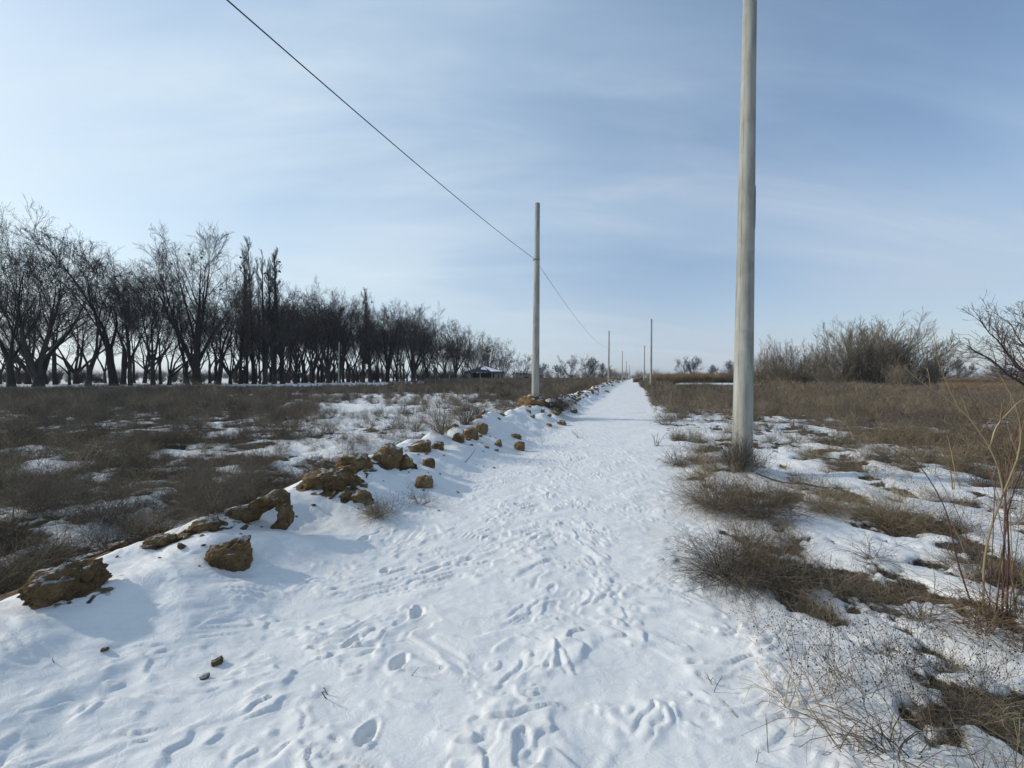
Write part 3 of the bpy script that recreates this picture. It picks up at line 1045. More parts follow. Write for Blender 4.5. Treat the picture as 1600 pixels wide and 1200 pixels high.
def k_sparse(X, Y, s, t, M):
    w = t - crest_t(s)
    off = (t > .75) | (w < -.8)
    return fan(X, Y) * off * (M > .47) * (.25 + .75 * ss(-.1, .3, fbm(X * .7, Y * .7, 2, 97))) * (1.0 - .6 * (t > 0))
X, Y = pts(5200, -16, 10, 1.2, 16, k_sparse)
print('sparse', len(X))
scatter('seedhead_weeds', 'sparse', X, Y, .6 + .8 * rng.rand(len(X)), 'thin seedhead stems poking up through the snow', 'weeds', 2, .3)

def k_mid(X, Y, s, t, M):
    w = t - crest_t(s)
    off = (t > .7) | (w < -.6)
    return fan(X, Y) * off * ss(.56, .42, M)
X, Y = pts(14000, -42, 42, 9, 27, k_mid)
print('mid', len(X))
sc = (.5 + 1.0 * rng.rand(len(X)) ** 1.6) * (.75 + .35 * ss(10, 20, Y))
scatter('field_brush', 'mid', X, Y, sc, 'brown dead brush covering the middle of both fields', 'brush', 3, .15)
X, Y = pts(26000, -100, 110, 24, 62, lambda X, Y, s, t, M: fan(X, Y) * ((t > .8) | (t < -4.0)) * ss(.54, .44, M) * ~((X > 20) & (X < 48) & (Y > 43)))
print('far', len(X))
scatter('far_field_brush', 'far', X, Y, (.38 + .85 * rng.rand(len(X)) ** 2) * (1 + .35 * fbm(X * .12, Y * .12, 3, 19)) * (1 - .6 * ss(32, 42, Y) * (X < -8)), 'dense brown dead brush over the far fields', 'brush', 4, .15)
X, Y = pts(30000, -230, 260, 60, 190, lambda X, Y, s, t, M: fan(X, Y) * ((t > 1.0) | (t < -4.0)) * ss(.6, .4, M) * (1 - ss(-70, -90, X - (Y - 60) * .2)) * ~((X > 20) & (X < 50) & (Y < 66)))
print('far2', len(X))
scatter('distant_brush', 'far', X, Y, (.7 + .7 * rng.rand(len(X))), 'brownish scrub stretching to the distant tree line', 'brush', 5, .15)
X, Y = pts(900, -40, 34, 5, 26, lambda X, Y, s, t, M: fan(X, Y) * ((t > 1.2) | (t < -4.6)) * ss(.62, .5, M) * .5)
scatter('tall_dead_stems', 'tall', X, Y, .6 + .7 * rng.rand(len(X)), 'taller single dead stems standing above the field brush', 'stems', 12, .12)
# bank overgrown beyond the wire pole
X, Y = pts(6000, -3, 40, 10, 110, lambda X, Y, s, t, M: np.where(t < crest_t(s) - .3, 1, .35 * (fbm(s * .7, t, 2, 9) > .05)) * (np.abs(t - crest_t(s) + .5) < .7))
scatter('bank_weeds', 'mid', X, Y, .45 + .5 * rng.rand(len(X)), 'dead weeds growing along the back of the earth bank', 'weeds', 6, .3)
# pale reeds right of the path, rusty brush at the right
X, Y = pts(3000, 24, 62, 66, 80, lambda X, Y, s, t, M: 1.0 * (X > 24 + (Y - 66) * .4))
scatter('reed_bed', 'reed', X, Y, .75 + .4 * rng.rand(len(X)), 'tawny reed bed behind the snow capped bank', 'reeds', 7, .08)
X, Y = pts(2600, 36, 80, 31, 44, lambda X, Y, s, t, M: 1.0 * (X > 1.12 * Y))
scatter('rusty_grass', 'reed', X, Y, .35 + .3 * rng.rand(len(X)), 'rust coloured tall grass strip at the right edge of the far field', 'grass', 8, .1)


# ------------------------------------------------------------------ trees
def tree_parts(seed, limbs, trunk_h, trunk_r, lean=(0, 0), spread=.45, hgt=20, per=(8, 8, 8), up=(.05, .05, .04), Lr=(.45, .45, .45),
               twig=.016, wob=.09, columnar=False, multi=0):
    """returns (trunk mesh, crown mesh, height)"""
    rng = np.random.RandomState(seed)
    gt = Geo(); gc = Geo()
    # trunk with root flare
    k = 7
    z = np.linspace(-.3, trunk_h, k)
    P = np.stack([lean[0] * z / trunk_h * trunk_h * .5 + .12 * np.sin(z * .8 + seed), lean[1] * z * .5, z], -1)
    rad = trunk_r * .78 * (1 + .35 * np.exp(-np.maximum(z, 0) / .5)) * np.linspace(1.05, .9, k)
    gt.tubes(P[None], rad[None], 9, 0, rng)
    top = P[-1]
    n = limbs
    th = np.arange(n) * 2 * math.pi / n + rng.rand(n) * .9
    ti = spread * (.45 + .75 * rng.rand(n))
    if n > 2: ti[0] *= .25
    D = np.stack([np.sin(ti) * np.cos(th) + lean[0], np.sin(ti) * np.sin(th) + lean[1], np.cos(ti)], -1)
    P0 = np.repeat(top[None], n, 0) + rng.normal(size=(n, 3)) * trunk_r * .25
    P0[:, 2] = trunk_h - .25 - rng.rand(n) * (trunk_h * .3 if not multi else trunk_h * .6)
    Ln = (hgt - trunk_h) * (.85 + .2 * rng.rand(n)) * (.84 if not columnar else 1.0)
    A = grow(P0, D, Ln, 9, wob if not columnar else .012, up[0], rng)
    lr = trunk_r * (.50 if n > 2 else .72)
    AR = np.linspace(1, .12, 9)[None] ** 1.25 * lr * (.75 + .45 * rng.rand(n))[:, None]
    gt.tubes(A[:, :5], AR[:, :5], 7, 0, rng)
    gc.tubes(A[:, 4:], AR[:, 4:], 6, 0, rng)
    if columnar:
        B, BR = branch(A, AR, per[0], .06, .97, .5, Lr[0], 7, wob, up[1], rng, .4, .18, tp=(1.1, .75))
        gc.tubes(B, np.maximum(BR, twig), 4, 0, rng)
        C, CR = branch(B, BR, per[1], .1, 1, .4, Lr[1], 5, wob, up[2], rng, .6, .3)
        gc.tubes(C, np.maximum(CR, twig * .8), 3, 1, rng)
        E, ER = branch(C, CR, per[2], .1, 1, .45, Lr[2], 4, wob, up[2], rng, .6, .5, False)
        gc.tubes(E, np.maximum(ER, twig * .6), 2, 1, rng)
    else:
        B, BR = branch(A, AR, per[0], .22, 1, .55, Lr[0], 7, wob * .9, up[1], rng, .55, .2, tp=(1.1, .35), pw=.8)
        gc.tubes(B, np.maximum(BR, twig * 1.1), 4, 0, rng)
        C, CR = branch(B, BR, per[1], .2, 1, .6, Lr[1], 5, wob * .9, up[2], rng, .6, .35, tp=(1.05, .3), pw=.8)
        gc.tubes(C, np.maximum(CR, twig * .8), 3, 1, rng)
        E, ER = branch(C, CR, per[2], .15, 1, .6, Lr[2], 4, wob * 1.0, up[2] * .6, rng, .6, .5, True, tp=(1.1, .3))
        gc.tubes(E, np.maximum(ER, twig * .55), 2, 1, rng)
        G2, GR = branch(E, ER, 4, .2, 1,   .55, .6, 3, wob * 1.0, 0, rng, .8, .6, False)
        gc.tubes(G2, np.maximum(GR, twig * .5), 2, 1, rng)
    top_z = float(np.percentile(np.concatenate(gc.V)[:, 2], 99.9 if columnar else 99.85))
    return gt.mesh('trunk', [m_bark, m_twig], True), gc.mesh('crown', [m_bark, m_twig]), top_z


TV = {}
TV['vstem'] = tree_parts(1, 5, 1.8, .66, (.05, 0), .62, 22, (7, 6, 5), (.05, .06, .05), multi=1, wob=.10, twig=.021)
TV['broad'] = tree_parts(2, 3, 3.4, .52, (-.03, 0), .42, 22, (8, 6, 6), (.05, .05, .05), wob=.11, twig=.021)
TV['oval'] = tree_parts(3, 7, 3.2, .62, (0, 0), .46, 22, (6, 6, 6), (.03, .06, .06), wob=.055, twig=.021)
TV['slant'] = tree_parts(4, 3, 5.0, .36, (-.13, .05), .4, 20, (8, 7, 7), (.06, .05, .05), wob=.12, twig=.021)
TV['lean'] = tree_parts(5, 3, 4.5, .50, (.20, 0), .42, 20, (8, 7, 7), (.05, .05, .05), wob=.12, twig=.021)
TV['poplar'] = tree_parts(6, 1, 2.5, .42, (0, 0), .05, 24, (64, 6, 5), (.06, .11, .11), (.17, .45, .5), columnar=True, wob=.04, twig=.022)
TV['poplar2'] = tree_parts(16, 2, 2.0, .40, (.02, 0), .07, 23, (38, 6, 5), (.08, .11, .11), (.16, .45, .5), columnar=True, wob=.045, twig=.022)
TV['dense'] = tree_parts(7, 4, 3.2, .36, (0, 0), .5, 18, (7, 7, 6), (.06, .06, .05), wob=.10, twig=.019)
TV['dense2'] = tree_parts(8, 4, 1.5, .34, (.1, 0), .55, 17, (7, 7, 7), (.05, .06, .05), wob=.12, multi=1, twig=.019)
TV['small'] = tree_parts(9, 5, 1.6, .24, (0, 0), .7, 11, (7, 6, 6), (.04, .05, .05), wob=.13, twig=.012)
TV['round'] = tree_parts(10, 6, 1.6, .50, (0, 0), .85, 14, (6, 6, 5), (.03, .05, .04), (.5, .5, .5), wob=.11, twig=.034)
TV['round2'] = tree_parts(12, 6, 1.4, .45, (0, 0), .85, 13, (7, 7, 6), (.04, .05, .04), (.5, .5, .5), wob=.12, twig=.034)


def tree(kind, px, top, Y, label, rot=0.0, group='bare trees of the dark belt on the left', wid=1.0, base_dx=0, name='bare_tree'):
    tm, cm, hz = TV[kind]
    X = (px - 800) / FPX * Y
    z = ground_z(X, Y)
    h = at(px, top, Y).z - z
    k = h / hz
    e = tag(link(name, None, loc=(X, Y, z), rot=(0, 0, rot), sc=(k * wid, k * wid, k)), label, 'tree', group)
    link('trunk', tm, e); link('crown', cm, e)
    return e


front = [
    ('broad', -38, 345, 45, 'big bare tree whose crown enters from the left edge, trunk out of frame', .3, 1.0),
    ('broad', 17, 350, 46, 'thick dark trunk nearest the left edge, splitting into two upright limbs', 2.0, .95),
    ('vstem', 59, 342, 47, 'wide bare tree with many stems fanning in a V, second trunk from the left edge', 0.0, 1.0),
    ('slant', 88, 380, 56, 'dark trunk just behind the wide V-stemmed tree', 1.0, .9),
    ('broad', 139, 395, 50, 'straight dark trunk right of the V-stemmed tree, stub branch at its foot', 4.0, .9),
    ('lean', 177, 365, 51, 'bare tree with long limbs arching left, between straight trunk and twin short trunks', 3.0, .95),
    ('slant', 205, 400, 52, 'crooked forked trunk leaning left, first of two before the slender S-curved tree', 0.4, 1.0),
    ('slant', 240, 395, 52, 'slender S-curved grey trunk leaning left in the belt', 0.0, 1.0),
    ('slant', 251, 420, 60, 'slim dark trunk right behind the slender S-curved tree', 2.2, .8),
    ('small', 265, 450, 54, 'low crooked trunk leaning left of the round-crowned giant', 3.6, 1.0),
    ('broad', 292, 392, 56, 'narrow straight trunk close left of the round-crowned giant', 1.2, .7),
    ('oval', 308, 360, 56, 'giant with a full rounded oval crown of fanning limbs and nests in it', 0.0, 1.0),
    ('lean', 342, 430, 58, 'thick trunk leaning right, just right of the round-crowned giant', 0.0, .9),
    ('small', 360, 455, 60, 'thin crooked tree right of the thick leaning trunk', 2.0, .9),
    ('poplar', 376, 386, 64, 'first tall columnar poplar from the left, shorter than its neighbour', 1.0, 1.0),
    ('poplar', 397, 368, 64, 'tallest columnar poplar with a needle-like top', 2.2, .9),
    ('poplar2', 415, 390, 64, 'slim columnar poplar right behind the tallest one', .3, .9),
    ('poplar2', 428, 399, 63, 'columnar poplar with many nests, fourth in the poplar row', 3.0, 1.0),
    ('poplar', 441, 391, 65, 'rightmost of the tall columnar poplars', 4.0, 1.1),
    ('poplar2', 386, 398, 66, 'shorter columnar poplar squeezed between the first and the tallest', 5.2, .6),
    ('poplar', 406, 402, 66, 'shorter columnar poplar right beside the tallest one', 1.9, .55),
    ('lean', 413, 470, 60, 'broad-limbed tree leaning right under the poplars', .5, .9),
    ('broad', 462, 436, 68, 'spreading tree with a fan top right of the poplar row', 2.6, .9),
    ('broad', 489, 441, 72, 'dark trunk with upright limbs, second right of the poplars', 3.4, .85),
    ('oval', 513, 450, 76, 'bare tree with a domed lacy crown left of the twin distant poplars', 1.0, .9),
    ('broad', 530, 451, 78, 'bare tree with curled branch tips behind the slim grey post', 5.0, .9),
    ('dense', 552, 470, 84, 'bushy dark tree left of the twin distant poplars', 1.0, .95),
    ('poplar', 568, 454, 88, 'left one of the twin distant poplars', .8, 1.1),
    ('poplar', 580, 450, 88, 'right one of the twin distant poplars', 2.8, 1.1),
    ('oval', 606, 475, 92, 'dense upright tree right after the twin distant poplars', 2.4, .9),
    ('broad', 620, 464, 95, 'tree with a knobby tall top in the middle of the belt', 1.4, .8),
    ('oval', 645, 470, 96, 'broad dark crown in the middle of the belt above the field', 3.4, 1.0),
    ('broad', 668, 478, 102, 'spreading crown with branches reaching right at the middle of the belt', .2, 1.0),
    ('dense', 695, 500, 116, 'dark rounded tree where the belt steps down', 2.0, 1.1),
    ('oval', 712, 502, 124, 'dark fan-shaped tree left of the thin bleached treetop', 5.0, 1.0),
    ('slant', 732, 506, 132, 'pale thin treetop standing above the belt left of the shed', .4, .6),
    ('dense', 742, 518, 140, 'dark dense tree right behind the left half of the shed', 1.0, 1.1),
    ('oval', 765, 524, 155, 'fan-shaped tree right behind the shed roof', 2.0, 1.0),
    ('dense2', 786, 532, 172, 'last tall tree at the right end of the belt', 0.6, 1.1),
    ('round', 818, 552, 190, 'lower rounded grey tree just left of the wire pole', 1.0, .9),
]
for kd, px, top, Y, lab, rt, wd in front:
    tree(kd, px, top, Y, lab, rt, wid=wd)
rng = np.random.RandomState(31)
tx = [-60, 0, 100, 200, 300, 350, 450, 520, 600, 650, 700, 750, 795]
ty = [45, 47, 50, 53, 58, 62, 68, 78, 92, 98, 118, 145, 180]
tt_ = [330, 345, 370, 395, 400, 430, 450, 458, 478, 482, 508, 527, 545]
rear = []
FS = ['tree cut by the left edge', 'thick trunk nearest the left edge', 'wide V-stemmed tree', 'trunk beside the V-stemmed tree', 'straight trunk with a stub at its foot',
      'tree with limbs arching left', 'crooked forked trunk', 'slender S-curved trunk', 'slim trunk beside the S-curved one', 'low crooked trunk', 'narrow straight trunk',
      'round-crowned giant', 'thick trunk leaning right', 'thin crooked tree', 'first columnar poplar', 'tallest columnar poplar', 'slim third poplar', 'many-nested fourth poplar',
      'rightmost tall poplar', 'shorter poplar left of the tallest', 'shorter poplar right of the tallest', 'leaning tree under the poplars', 'fan-topped tree right of the poplars', 'second tree right of the poplars', 'domed lacy crown', 'tree behind the slim grey post',
      'bushy tree before the twin poplars', 'left twin distant poplar', 'right twin distant poplar', 'dense upright tree after the twin poplars', 'knobby-topped tree', 'broad crown in mid belt',
      'spreading crown reaching right', 'rounded tree where the belt steps down', 'fan-shaped tree left of the bleached top', 'bleached thin treetop', 'dense tree at the shed left half',
      'fan-shaped tree at the shed roof', 'last tall tree of the belt', 'low rounded tree beside the wire pole']
for i in range(100):
    px = -55 + 495 * (i + rng.rand()) / 38 if i < 38 else 440 + 355 * (i - 38 + rng.rand()) / 62
    Y = np.interp(px, tx, ty) * (1.08 + .26 * rng.rand())
    top = np.interp(px, tx, tt_) + 6 + 70 * rng.rand() ** 1.3 * (603 - np.interp(px, tx, tt_)) / 250
    kd = ['dense', 'dense2', 'broad', 'slant', 'lean', 'small', 'dense2'][rng.randint(7)]
    if px < 430 and kd == 'small': top = 480 + 30 * rng.rand()
    if px < 350:
        if rng.rand() < .5: continue
        kd = ['slant', 'small', 'broad', 'dense'][rng.randint(4)]
        if rng.rand() < .5: top = max(top, 440 + 50 * rng.rand())
        rng_w = .7
    fr = min(front, key=lambda q: abs(q[1] - px))
    rear.append((kd, px, top, Y, rng.rand() * 6.28, .8 + .3 * rng.rand(), front.index(fr)))
for fi in range(len(front)):
    mem = [q for q in rear if q[6] == fi]
    for j, q in enumerate(sorted(mem, key=lambda q: q[1])):
        which = [''] if len(mem) == 1 else (['left ', 'right '] if len(mem) == 2 else ['left ', 'middle ', 'right '] if len(mem) == 3 else ['%s ' % w for w in ('leftmost', 'second', 'third', 'fourth', 'fifth')])
        tree(q[0], q[1], q[2], q[3], which[j] + 'rear-row bare tree standing behind the ' + FS[fi], q[4], 'rear rows of the dark tree belt', wid=q[5])

# low scrub that closes the view behind the belt
for i in range(4):
    padd('scrub', f'sc{i}', bush_geo(180 + i, 46, 2.6, .75, 7, 3, .03, .08), [m_twig])
for i in range(3):
    padd('wood', f'w{i}', bush_geo(190 + i, 20, 7, .55, 7, 3, .075, .07, k0=6), [m_bushtwig])  # paler bush-twig colour stands in for the fade of distance haze
X, Y = pts(1100, -200, -8, 62, 175, lambda X, Y, s, t, M: np.where(np.abs(Y - (75 + np.maximum(X + 100, 0) * .95)) < 9, 1, .05))
scatter('undergrowth', 'scrub', X, Y, (.35 + 1.0 * rng.rand(len(X)) ** 2) * (1 + .5 * fbm(X * .03, Y * .03, 3, 17)), 'low dark undergrowth behind the trunks of the belt', 'undergrowth', 9, .1)
X, Y = pts(1900, -500, 620, 290, 400, lambda X, Y, s, t, M: .25 + .75 * ss(-.2, .3, fbm(X * .02, Y * .02, 2, 7)) - .0)
scatter('far_woodland', 'wood', X, Y, .3 + .75 * rng.rand(len(X)) ** 1.5, 'far low line of bare woodland along the horizon', 'woodland', 10, .05)

mid_trees = [
    ('round2', 846, 567, 190, 'small rounded tree just right of the wire pole in the distance', 1, .9),
    ('round', 893, 554, 185, 'broadest dark rounded tree in the distance left of the path', 0, 1.0),
    ('round2', 919, 557, 190, 'dark rounded tree touching the right side of the broadest distant one', 2, 1.0),
    ('round2', 941, 566, 200, 'small tree at the right end of the distant group beside the wire-end pole', 3, .8),
    ('round2', 873, 569, 195, 'low tree at the left end of the distant group left of the path', 4, .9),
    ('round', 1069, 556, 160, 'left one of the two rounded trees right of the path', 2, .75),
    ('round2', 1083, 557, 160, 'right one of the two rounded trees right of the path', 1, .7),
    ('round2', 1117, 569, 165, 'low bare tree between the rounded pair and the near pole', 5, .8),
    ('round2', 1141, 562, 140, 'bare tree just left of the near concrete pole in the distance', 3, .8),
    ('round', 1471, 550, 100, 'dark round-headed tree right of the big thicket', 1, .8),
    ('round2', 1497, 560, 105, 'small pale tree beside the dark round-headed tree', 2.4, .8),
    ('round2', 1560, 568, 120, 'faint distant tree below the purple branches at the right edge', 2.9, 1.2),
]
for kd, px, top, Y, lab, rt, wd in mid_trees:
    tree(kd, px, top, Y, lab, rt, 'rounded bare trees in the distance', wid=wd)

# thicket of tall bushes on the right
def bush_tree(seed, n, h, spread, mat, tw=.0105, per=(8, 6, 6)):
    rng = np.random.RandomState(seed)
    g0 = Geo(); g1 = Geo()
    th = rng.rand(n) * 6.283; ti = spread * np.sqrt(rng.rand(n))
    D = np.stack([np.sin(ti) * np.cos(th), np.sin(ti) * np.sin(th), np.cos(ti)], -1)
    P0 = np.stack([rng.normal(size=n) * .5, rng.normal(size=n) * .5, np.full(n, -.1)], -1)
    P = grow(P0, D, h * (.6 + .45 * rng.rand(n)), 8, .05, .035, rng)
    Rr = np.linspace(1, .2, 8)[None] * .055 * (.6 + .6 * rng.rand(n))[:, None]
    g0.tubes(P, Rr, 4, 0, rng)
    B, BR = branch(P, Rr, per[0], .12, 1, .42, .42, 5, .05, .05, rng, .6, .3)
    g1.tubes(B, np.maximum(BR, tw), 3, 0, rng)
    C, CR = branch(B, BR, per[1], .1, 1, .45, .5, 4, .06, .04, rng, .6, .5)
    g1.tubes(C, np.maximum(CR, tw * .8), 2, 0, rng)
    E, ER = branch(C, CR, per[2], .2, 1, .45, .55, 3, .06, .03, rng, .8, .5)
    g1.tubes(E, np.maximum(ER, tw * .6), 2, 0, rng)
    zt = float(np.percentile(np.concatenate(g1.V)[:, 2], 98.7))
    return g0.mesh('stems', [mat]), g1.mesh('twigs', [mat]), zt


BV = [bush_tree(41, 26, 7, .8, m_bushtwig), bush_tree(42, 30, 7, .6, m_bushtwig), bush_tree(43, 24, 7, .95, m_bushtwig)]
thick = [(1190, 548, 50, 0, .7, 'low grey bush at the left end of the thicket beside the near pole'),
         (1212, 532, 48, 1, .7, 'narrow upright bush with a tall tip near the left end of the thicket'),
         (1232, 552, 46, 2, .8, 'low bush filling the gap between the narrow one and the fan-shaped one'),
         (1252, 538, 46, 0, .9, 'fan-shaped bush in the left part of the thicket'),
         (1284, 545, 44, 1, .8, 'lower bush between the fan-shaped one and the big grey crown'),
         (1318, 508, 44, 0, .9, 'tall grey bush forming the left shoulder of the thicket crown'),
         (1345, 512, 46, 2, .9, 'wide bush just left of the thicket centre'),
         (1372, 500, 43, 1, 1.1, 'tallest olive bush at the centre of the thicket'),
         (1402, 512, 44, 0, 1.0, 'dense bush just right of the thicket centre'),
         (1432, 524, 42, 2, .9, 'bush sloping down at the right end of the thicket'),
         (1455, 562, 46, 1, .7, 'small reddish bush at the right foot of the thicket'),
         (1300, 566, 40, 2, .8, 'low twiggy bush in front of the left half of the thicket'),
         (1410, 566, 39, 2, .8, 'low dark bush in front of the right half of the thicket'),
         (1160, 565, 60, 0, .7, 'small grey bush just left of the near concrete pole'),
         (1138, 572, 66, 2, .8, 'faint low bush behind the reeds')]
for i, (px, top, Y, v, wd, lab) in enumerate(thick):
    sm, tm, zt = BV[v]
    X = (px - 800) / FPX * Y; z = ground_z(X, Y)
    k = (at(px, top, Y).z - z) / zt
    e = tag(link('tall_bush', None, loc=(X, Y, z), rot=(0, 0, i * 1.7), sc=(k * wd * 1.1, k * wd * 1.1, k)), lab, 'bush', 'tall bare bushes of the thicket on the right')
    link('stems', sm, e); link('twigs', tm, e)

# branchy purple-brown tree reaching in from the right edge
rng = np.random.RandomState(52)
Yp = 13.0
base = at(1668, 640, Yp); base.z = ground_z(base.x, base.y)
limbs = [[(1668, 640), (1640, 620), (1600, 580), (1572, 550), (1548, 522), (1532, 500)],
         [(1668, 640), (1645, 605), (1618, 565), (1592, 530), (1575, 500)],
         [(1668, 640), (1650, 595), (1632, 555), (1612, 515), (1598, 488)],
         [(1668, 640), (1625, 615), (1580, 590), (1545, 560), (1512, 540)],
         [(1668, 640), (1620, 605), (1590, 575), (1565, 540), (1556, 512)],
         [(1668, 640), (1655, 600), (1660, 550), (1648, 495)],
         [(1668, 640), (1700, 590), (1710, 520), (1700, 450)],
         [(1668, 640), (1690, 600), (1740, 540), (1760, 480)]]
LP = []
for j, l in enumerate(limbs):
    C = np.array([at(x, y_, Yp + (i / len(l)) * [-.8, .8, -.3, .5, 1.2, .9, -.9, .2][j]) for i, (x, y_) in enumerate(l)])
    C[0] = (base.x + rng.normal() * .06, base.y + rng.normal() * .06, base.z)
    q = np.linspace(0, len(C) - 1, 12)
    LP.append(np.stack([np.interp(q, np.arange(len(C)), C[:, m]) for m in range(3)], -1) + rng.normal(size=(12, 3)) * .02)
LP = np.array(LP); LR = np.linspace(1, .22, 12)[None] * (.042 + .014 * rng.rand(len(LP)))[:, None]
g0 = Geo(); g1 = Geo()
g0.tubes(LP, LR, 6, 0, rng)
B, BR = branch(LP, LR, 16, .22, 1, .6, .32, 6, .13, .09, rng, .55, .3)
g1.tubes(B, np.maximum(BR, .0055), 4, 0, rng)
C_, CR = branch(B, BR, 7, .1, 1, .6, .45, 4, .15, .07, rng, .6, .5)
g1.tubes(C_, np.maximum(CR, .004), 3, 0, rng)
E, ER = branch(C_, CR, 3, .2, 1, .6, .5, 3, .15, .04, rng, .8, .6)
g1.tubes(E, np.maximum(ER, .0032), 2, 0, rng)
e = tag(link('shrubby_tree', None), 'purple-brown branchy small tree reaching in from the right edge', 'tree')
e.location = base
for nm, gg in (('trunk', g0), ('crown', g1)):
    gg.V = [v - np.array(base) for v in gg.V]
    link(nm, gg.mesh(nm, m_purple), e)

# rooks' nests
nestm = clod_mesh(1, 1, .8, 200, 3, 0, 1.6); nestm.materials[0] = m_nest
nests = [(295, 397, 55.5, 'dark nest high in the left half of the oval crown'), (315, 402, 56, 'dark nest high in the right half of the oval crown'),
         (268, 412, 55, 'dark nest at the far left of the oval crown'), (345, 452, 57, 'dark nest low right of the oval crown'),
         (376, 418, 64, 'lower nest in the first poplar'), (376, 402, 64, 'upper nest in the first poplar'),
         (428, 436, 63, 'middle nest in the fourth poplar'), (414, 427, 64, 'nest in the slim third poplar'), (428, 422, 63, 'upper nest in the fourth poplar'),
         (437, 409, 65, 'topmost nest in the rightmost tall poplar'), (437, 424, 65, 'second nest from the top in the rightmost tall poplar'),
         (437, 440, 65, 'lowest nest in the rightmost tall poplar'), (568, 473, 88, 'nest in the left twin distant poplar'), (581, 472, 88, 'nest in the right twin distant poplar')]
for i, (px, py, Y, lab) in enumerate(nests):
    k = (4.2 if Y < 70 else 3) * Y / FPX
    o = link('bird_nest', nestm, loc=at(px, py, Y), rot=(0, 0, i), sc=k)
    tag(o, lab, 'nest', "rooks' nests in the belt")

# ------------------------------------------------------------------ shed, hut, snow-capped bank
def quadm(g, m):
    return g.mesh('x', m)


Ys = 104
X0 = at(727, 590, Ys).x; X1 = at(790, 590, Ys).x
W = X1 - X0; zg = ground_z((X0 + X1) / 2, Ys)
e = tag(link('shed', None, loc=(X0, Ys, zg)), 'low grey open-fronted shed with hipped roof, snow on its right slope', 'shed')
D_ = 7.0
wh = 2.45
g = Geo(); g.box(.2, 1.5, 0, D_ * .8, 0, wh); link('wall', g.mesh('wall', m_wall), e)
g = Geo(); g.box(W * .72, W - .3, 0, D_ * .8, 0, wh); link('wall', g.mesh('wall', m_wall), e)
g = Geo(); g.box(1.5, W * .72, D_ * .72, D_ * .8, 0, wh); link('wall', g.mesh('wall', m_roof), e)
for xx in (W * .37, W * .665):
    g = Geo(); g.box(xx - .16, xx + .16, -.05, .27, 0, wh); link('column', g.mesh('column', m_wall), e)
for xx in (W * .82, W * .91):
    g = Geo(); g.box(xx - .17, xx + .17, -.012, .05, .75, 1.9); link('window', g.mesh('window', m_hole), e)
rz = wh; pk = wh + 1.75
A_ = (-.4, -.8, rz); B_ = (W + .2, -.8, rz); C__ = (W + .2, D_, rz); Dd = (-.4, D_, rz)
r1 = (W * .42, D_ * .42, pk); r2 = (W * .52, D_ * .62, pk)
def slab(name, pts4, mat, th=.12):
    g = Geo()
    P = [Vector(p) for p in pts4]
    up = Vector((0, 0, th))
    V = [p for p in P] + [p + up for p in P]
    g.add(V, [(3, 2, 1, 0), (4, 5, 6, 7), (0, 1, 5, 4), (1, 2, 6, 5), (2, 3, 7, 6), (3, 0, 4, 7)])
    return g.mesh(name, mat)
roof = link('roof', slab('roof', [A_, B_, r1, (r1[0] - .02, r1[1], r1[2])], m_roof), e)
link('roof', slab('roof', [B_, C__, r2, r1], m_roof), e)
link('roof', slab('roof', [Dd, A_, r1, r2], m_roof), e)
g = Geo()
lift = lambda p, z: (p[0], p[1], p[2] + z)
def lerp(a, b_, q): return tuple(a[i] * (1 - q) + b_[i] * q for i in range(3))
# snow on the front slope, right part, and a smaller drift left
bR = lerp(A_, B_, .93); bL = lerp(A_, B_, .66)
link('roof_snow', slab('roof_snow', [lift(lerp(bL, r1, .08), .14), lift(lerp(bR, r1, .05), .14), lift(lerp(bR, r1, .97), .14), lift(lerp(bL, r1, .93), .14)], m_snow, .1), e)
bL2 = lerp(A_, B_, .36); bR2 = lerp(A_, B_, .6)
link('roof_snow', slab('roof_snow', [lift(lerp(bL2, r1, .42), .14), lift(lerp(bR2, r1, .30), .14), lift(lerp(bR2, r1, .8), .14), lift(lerp(bL2, r1, .75), .14)], m_snow, .06), e)

Yh = 118
X0 = at(809, 590, Yh).x
e = tag(link('hut', None, loc=(X0, Yh, ground_z(X0, Yh))), 'tiny grey hut with a dark lean-to roof just left of the wire pole', 'hut')
g = Geo(); g.box(.3, 4.6, 0, 4, 0, 1.75); link('wall', g.mesh('wall', m_wall), e)
link('roof', slab('roof', [(-.2, -.5, 2.35), (5, -.5, 1.8), (5, 4.4, 1.8), (-.2, 4.4, 2.35)], m_roof, .18), e)
g = Geo(); g.box(1.9, 3.4, -.03, .02, .8, 1.35); link('window', g.mesh('window', m_hole), e)
g = Geo(); g.box(1.8, 3.5, -.10, -.01, .55, .8); link('sill_snow', g.mesh('sill_snow', m_snow), e)

# low concrete bank capped with snow, right of the path
Yb = 58
XL = at(1054, 600, Yb).x; XR = at(1190, 600, Yb).x
zb = ground_z((XL + XR) / 2, Yb)
e = tag(link('snow_capped_bank', None, loc=(XL, Yb, zb)), 'long low dark bank capped with a white strip of snow right of the path', 'bank')
Lb = XR - XL
def lofty(name, L_, hfun, d, mat, z0):
    k = 40; V = []
    xs_ = np.linspace(0, L_, k)
    prof = [(-1, 0), (-.75, .7), (-.3, 1), (.3, 1), (.75, .7), (1, 0)]
    for i, x in enumerate(xs_):
        hh_ = hfun(x)
        for (a, bb) in prof:
            V.append((x, a * d, z0(x) + bb * hh_))
    F = []
    for i in range(k - 1):
        for j in range(5):
            F.append((i * 6 + j, (i + 1) * 6 + j, (i + 1) * 6 + j + 1, i * 6 + j + 1))
    return make_mesh(name, np.array(V), np.array(F), mat, True)
ztop = (at(1100, 601, Yb).z - zb)
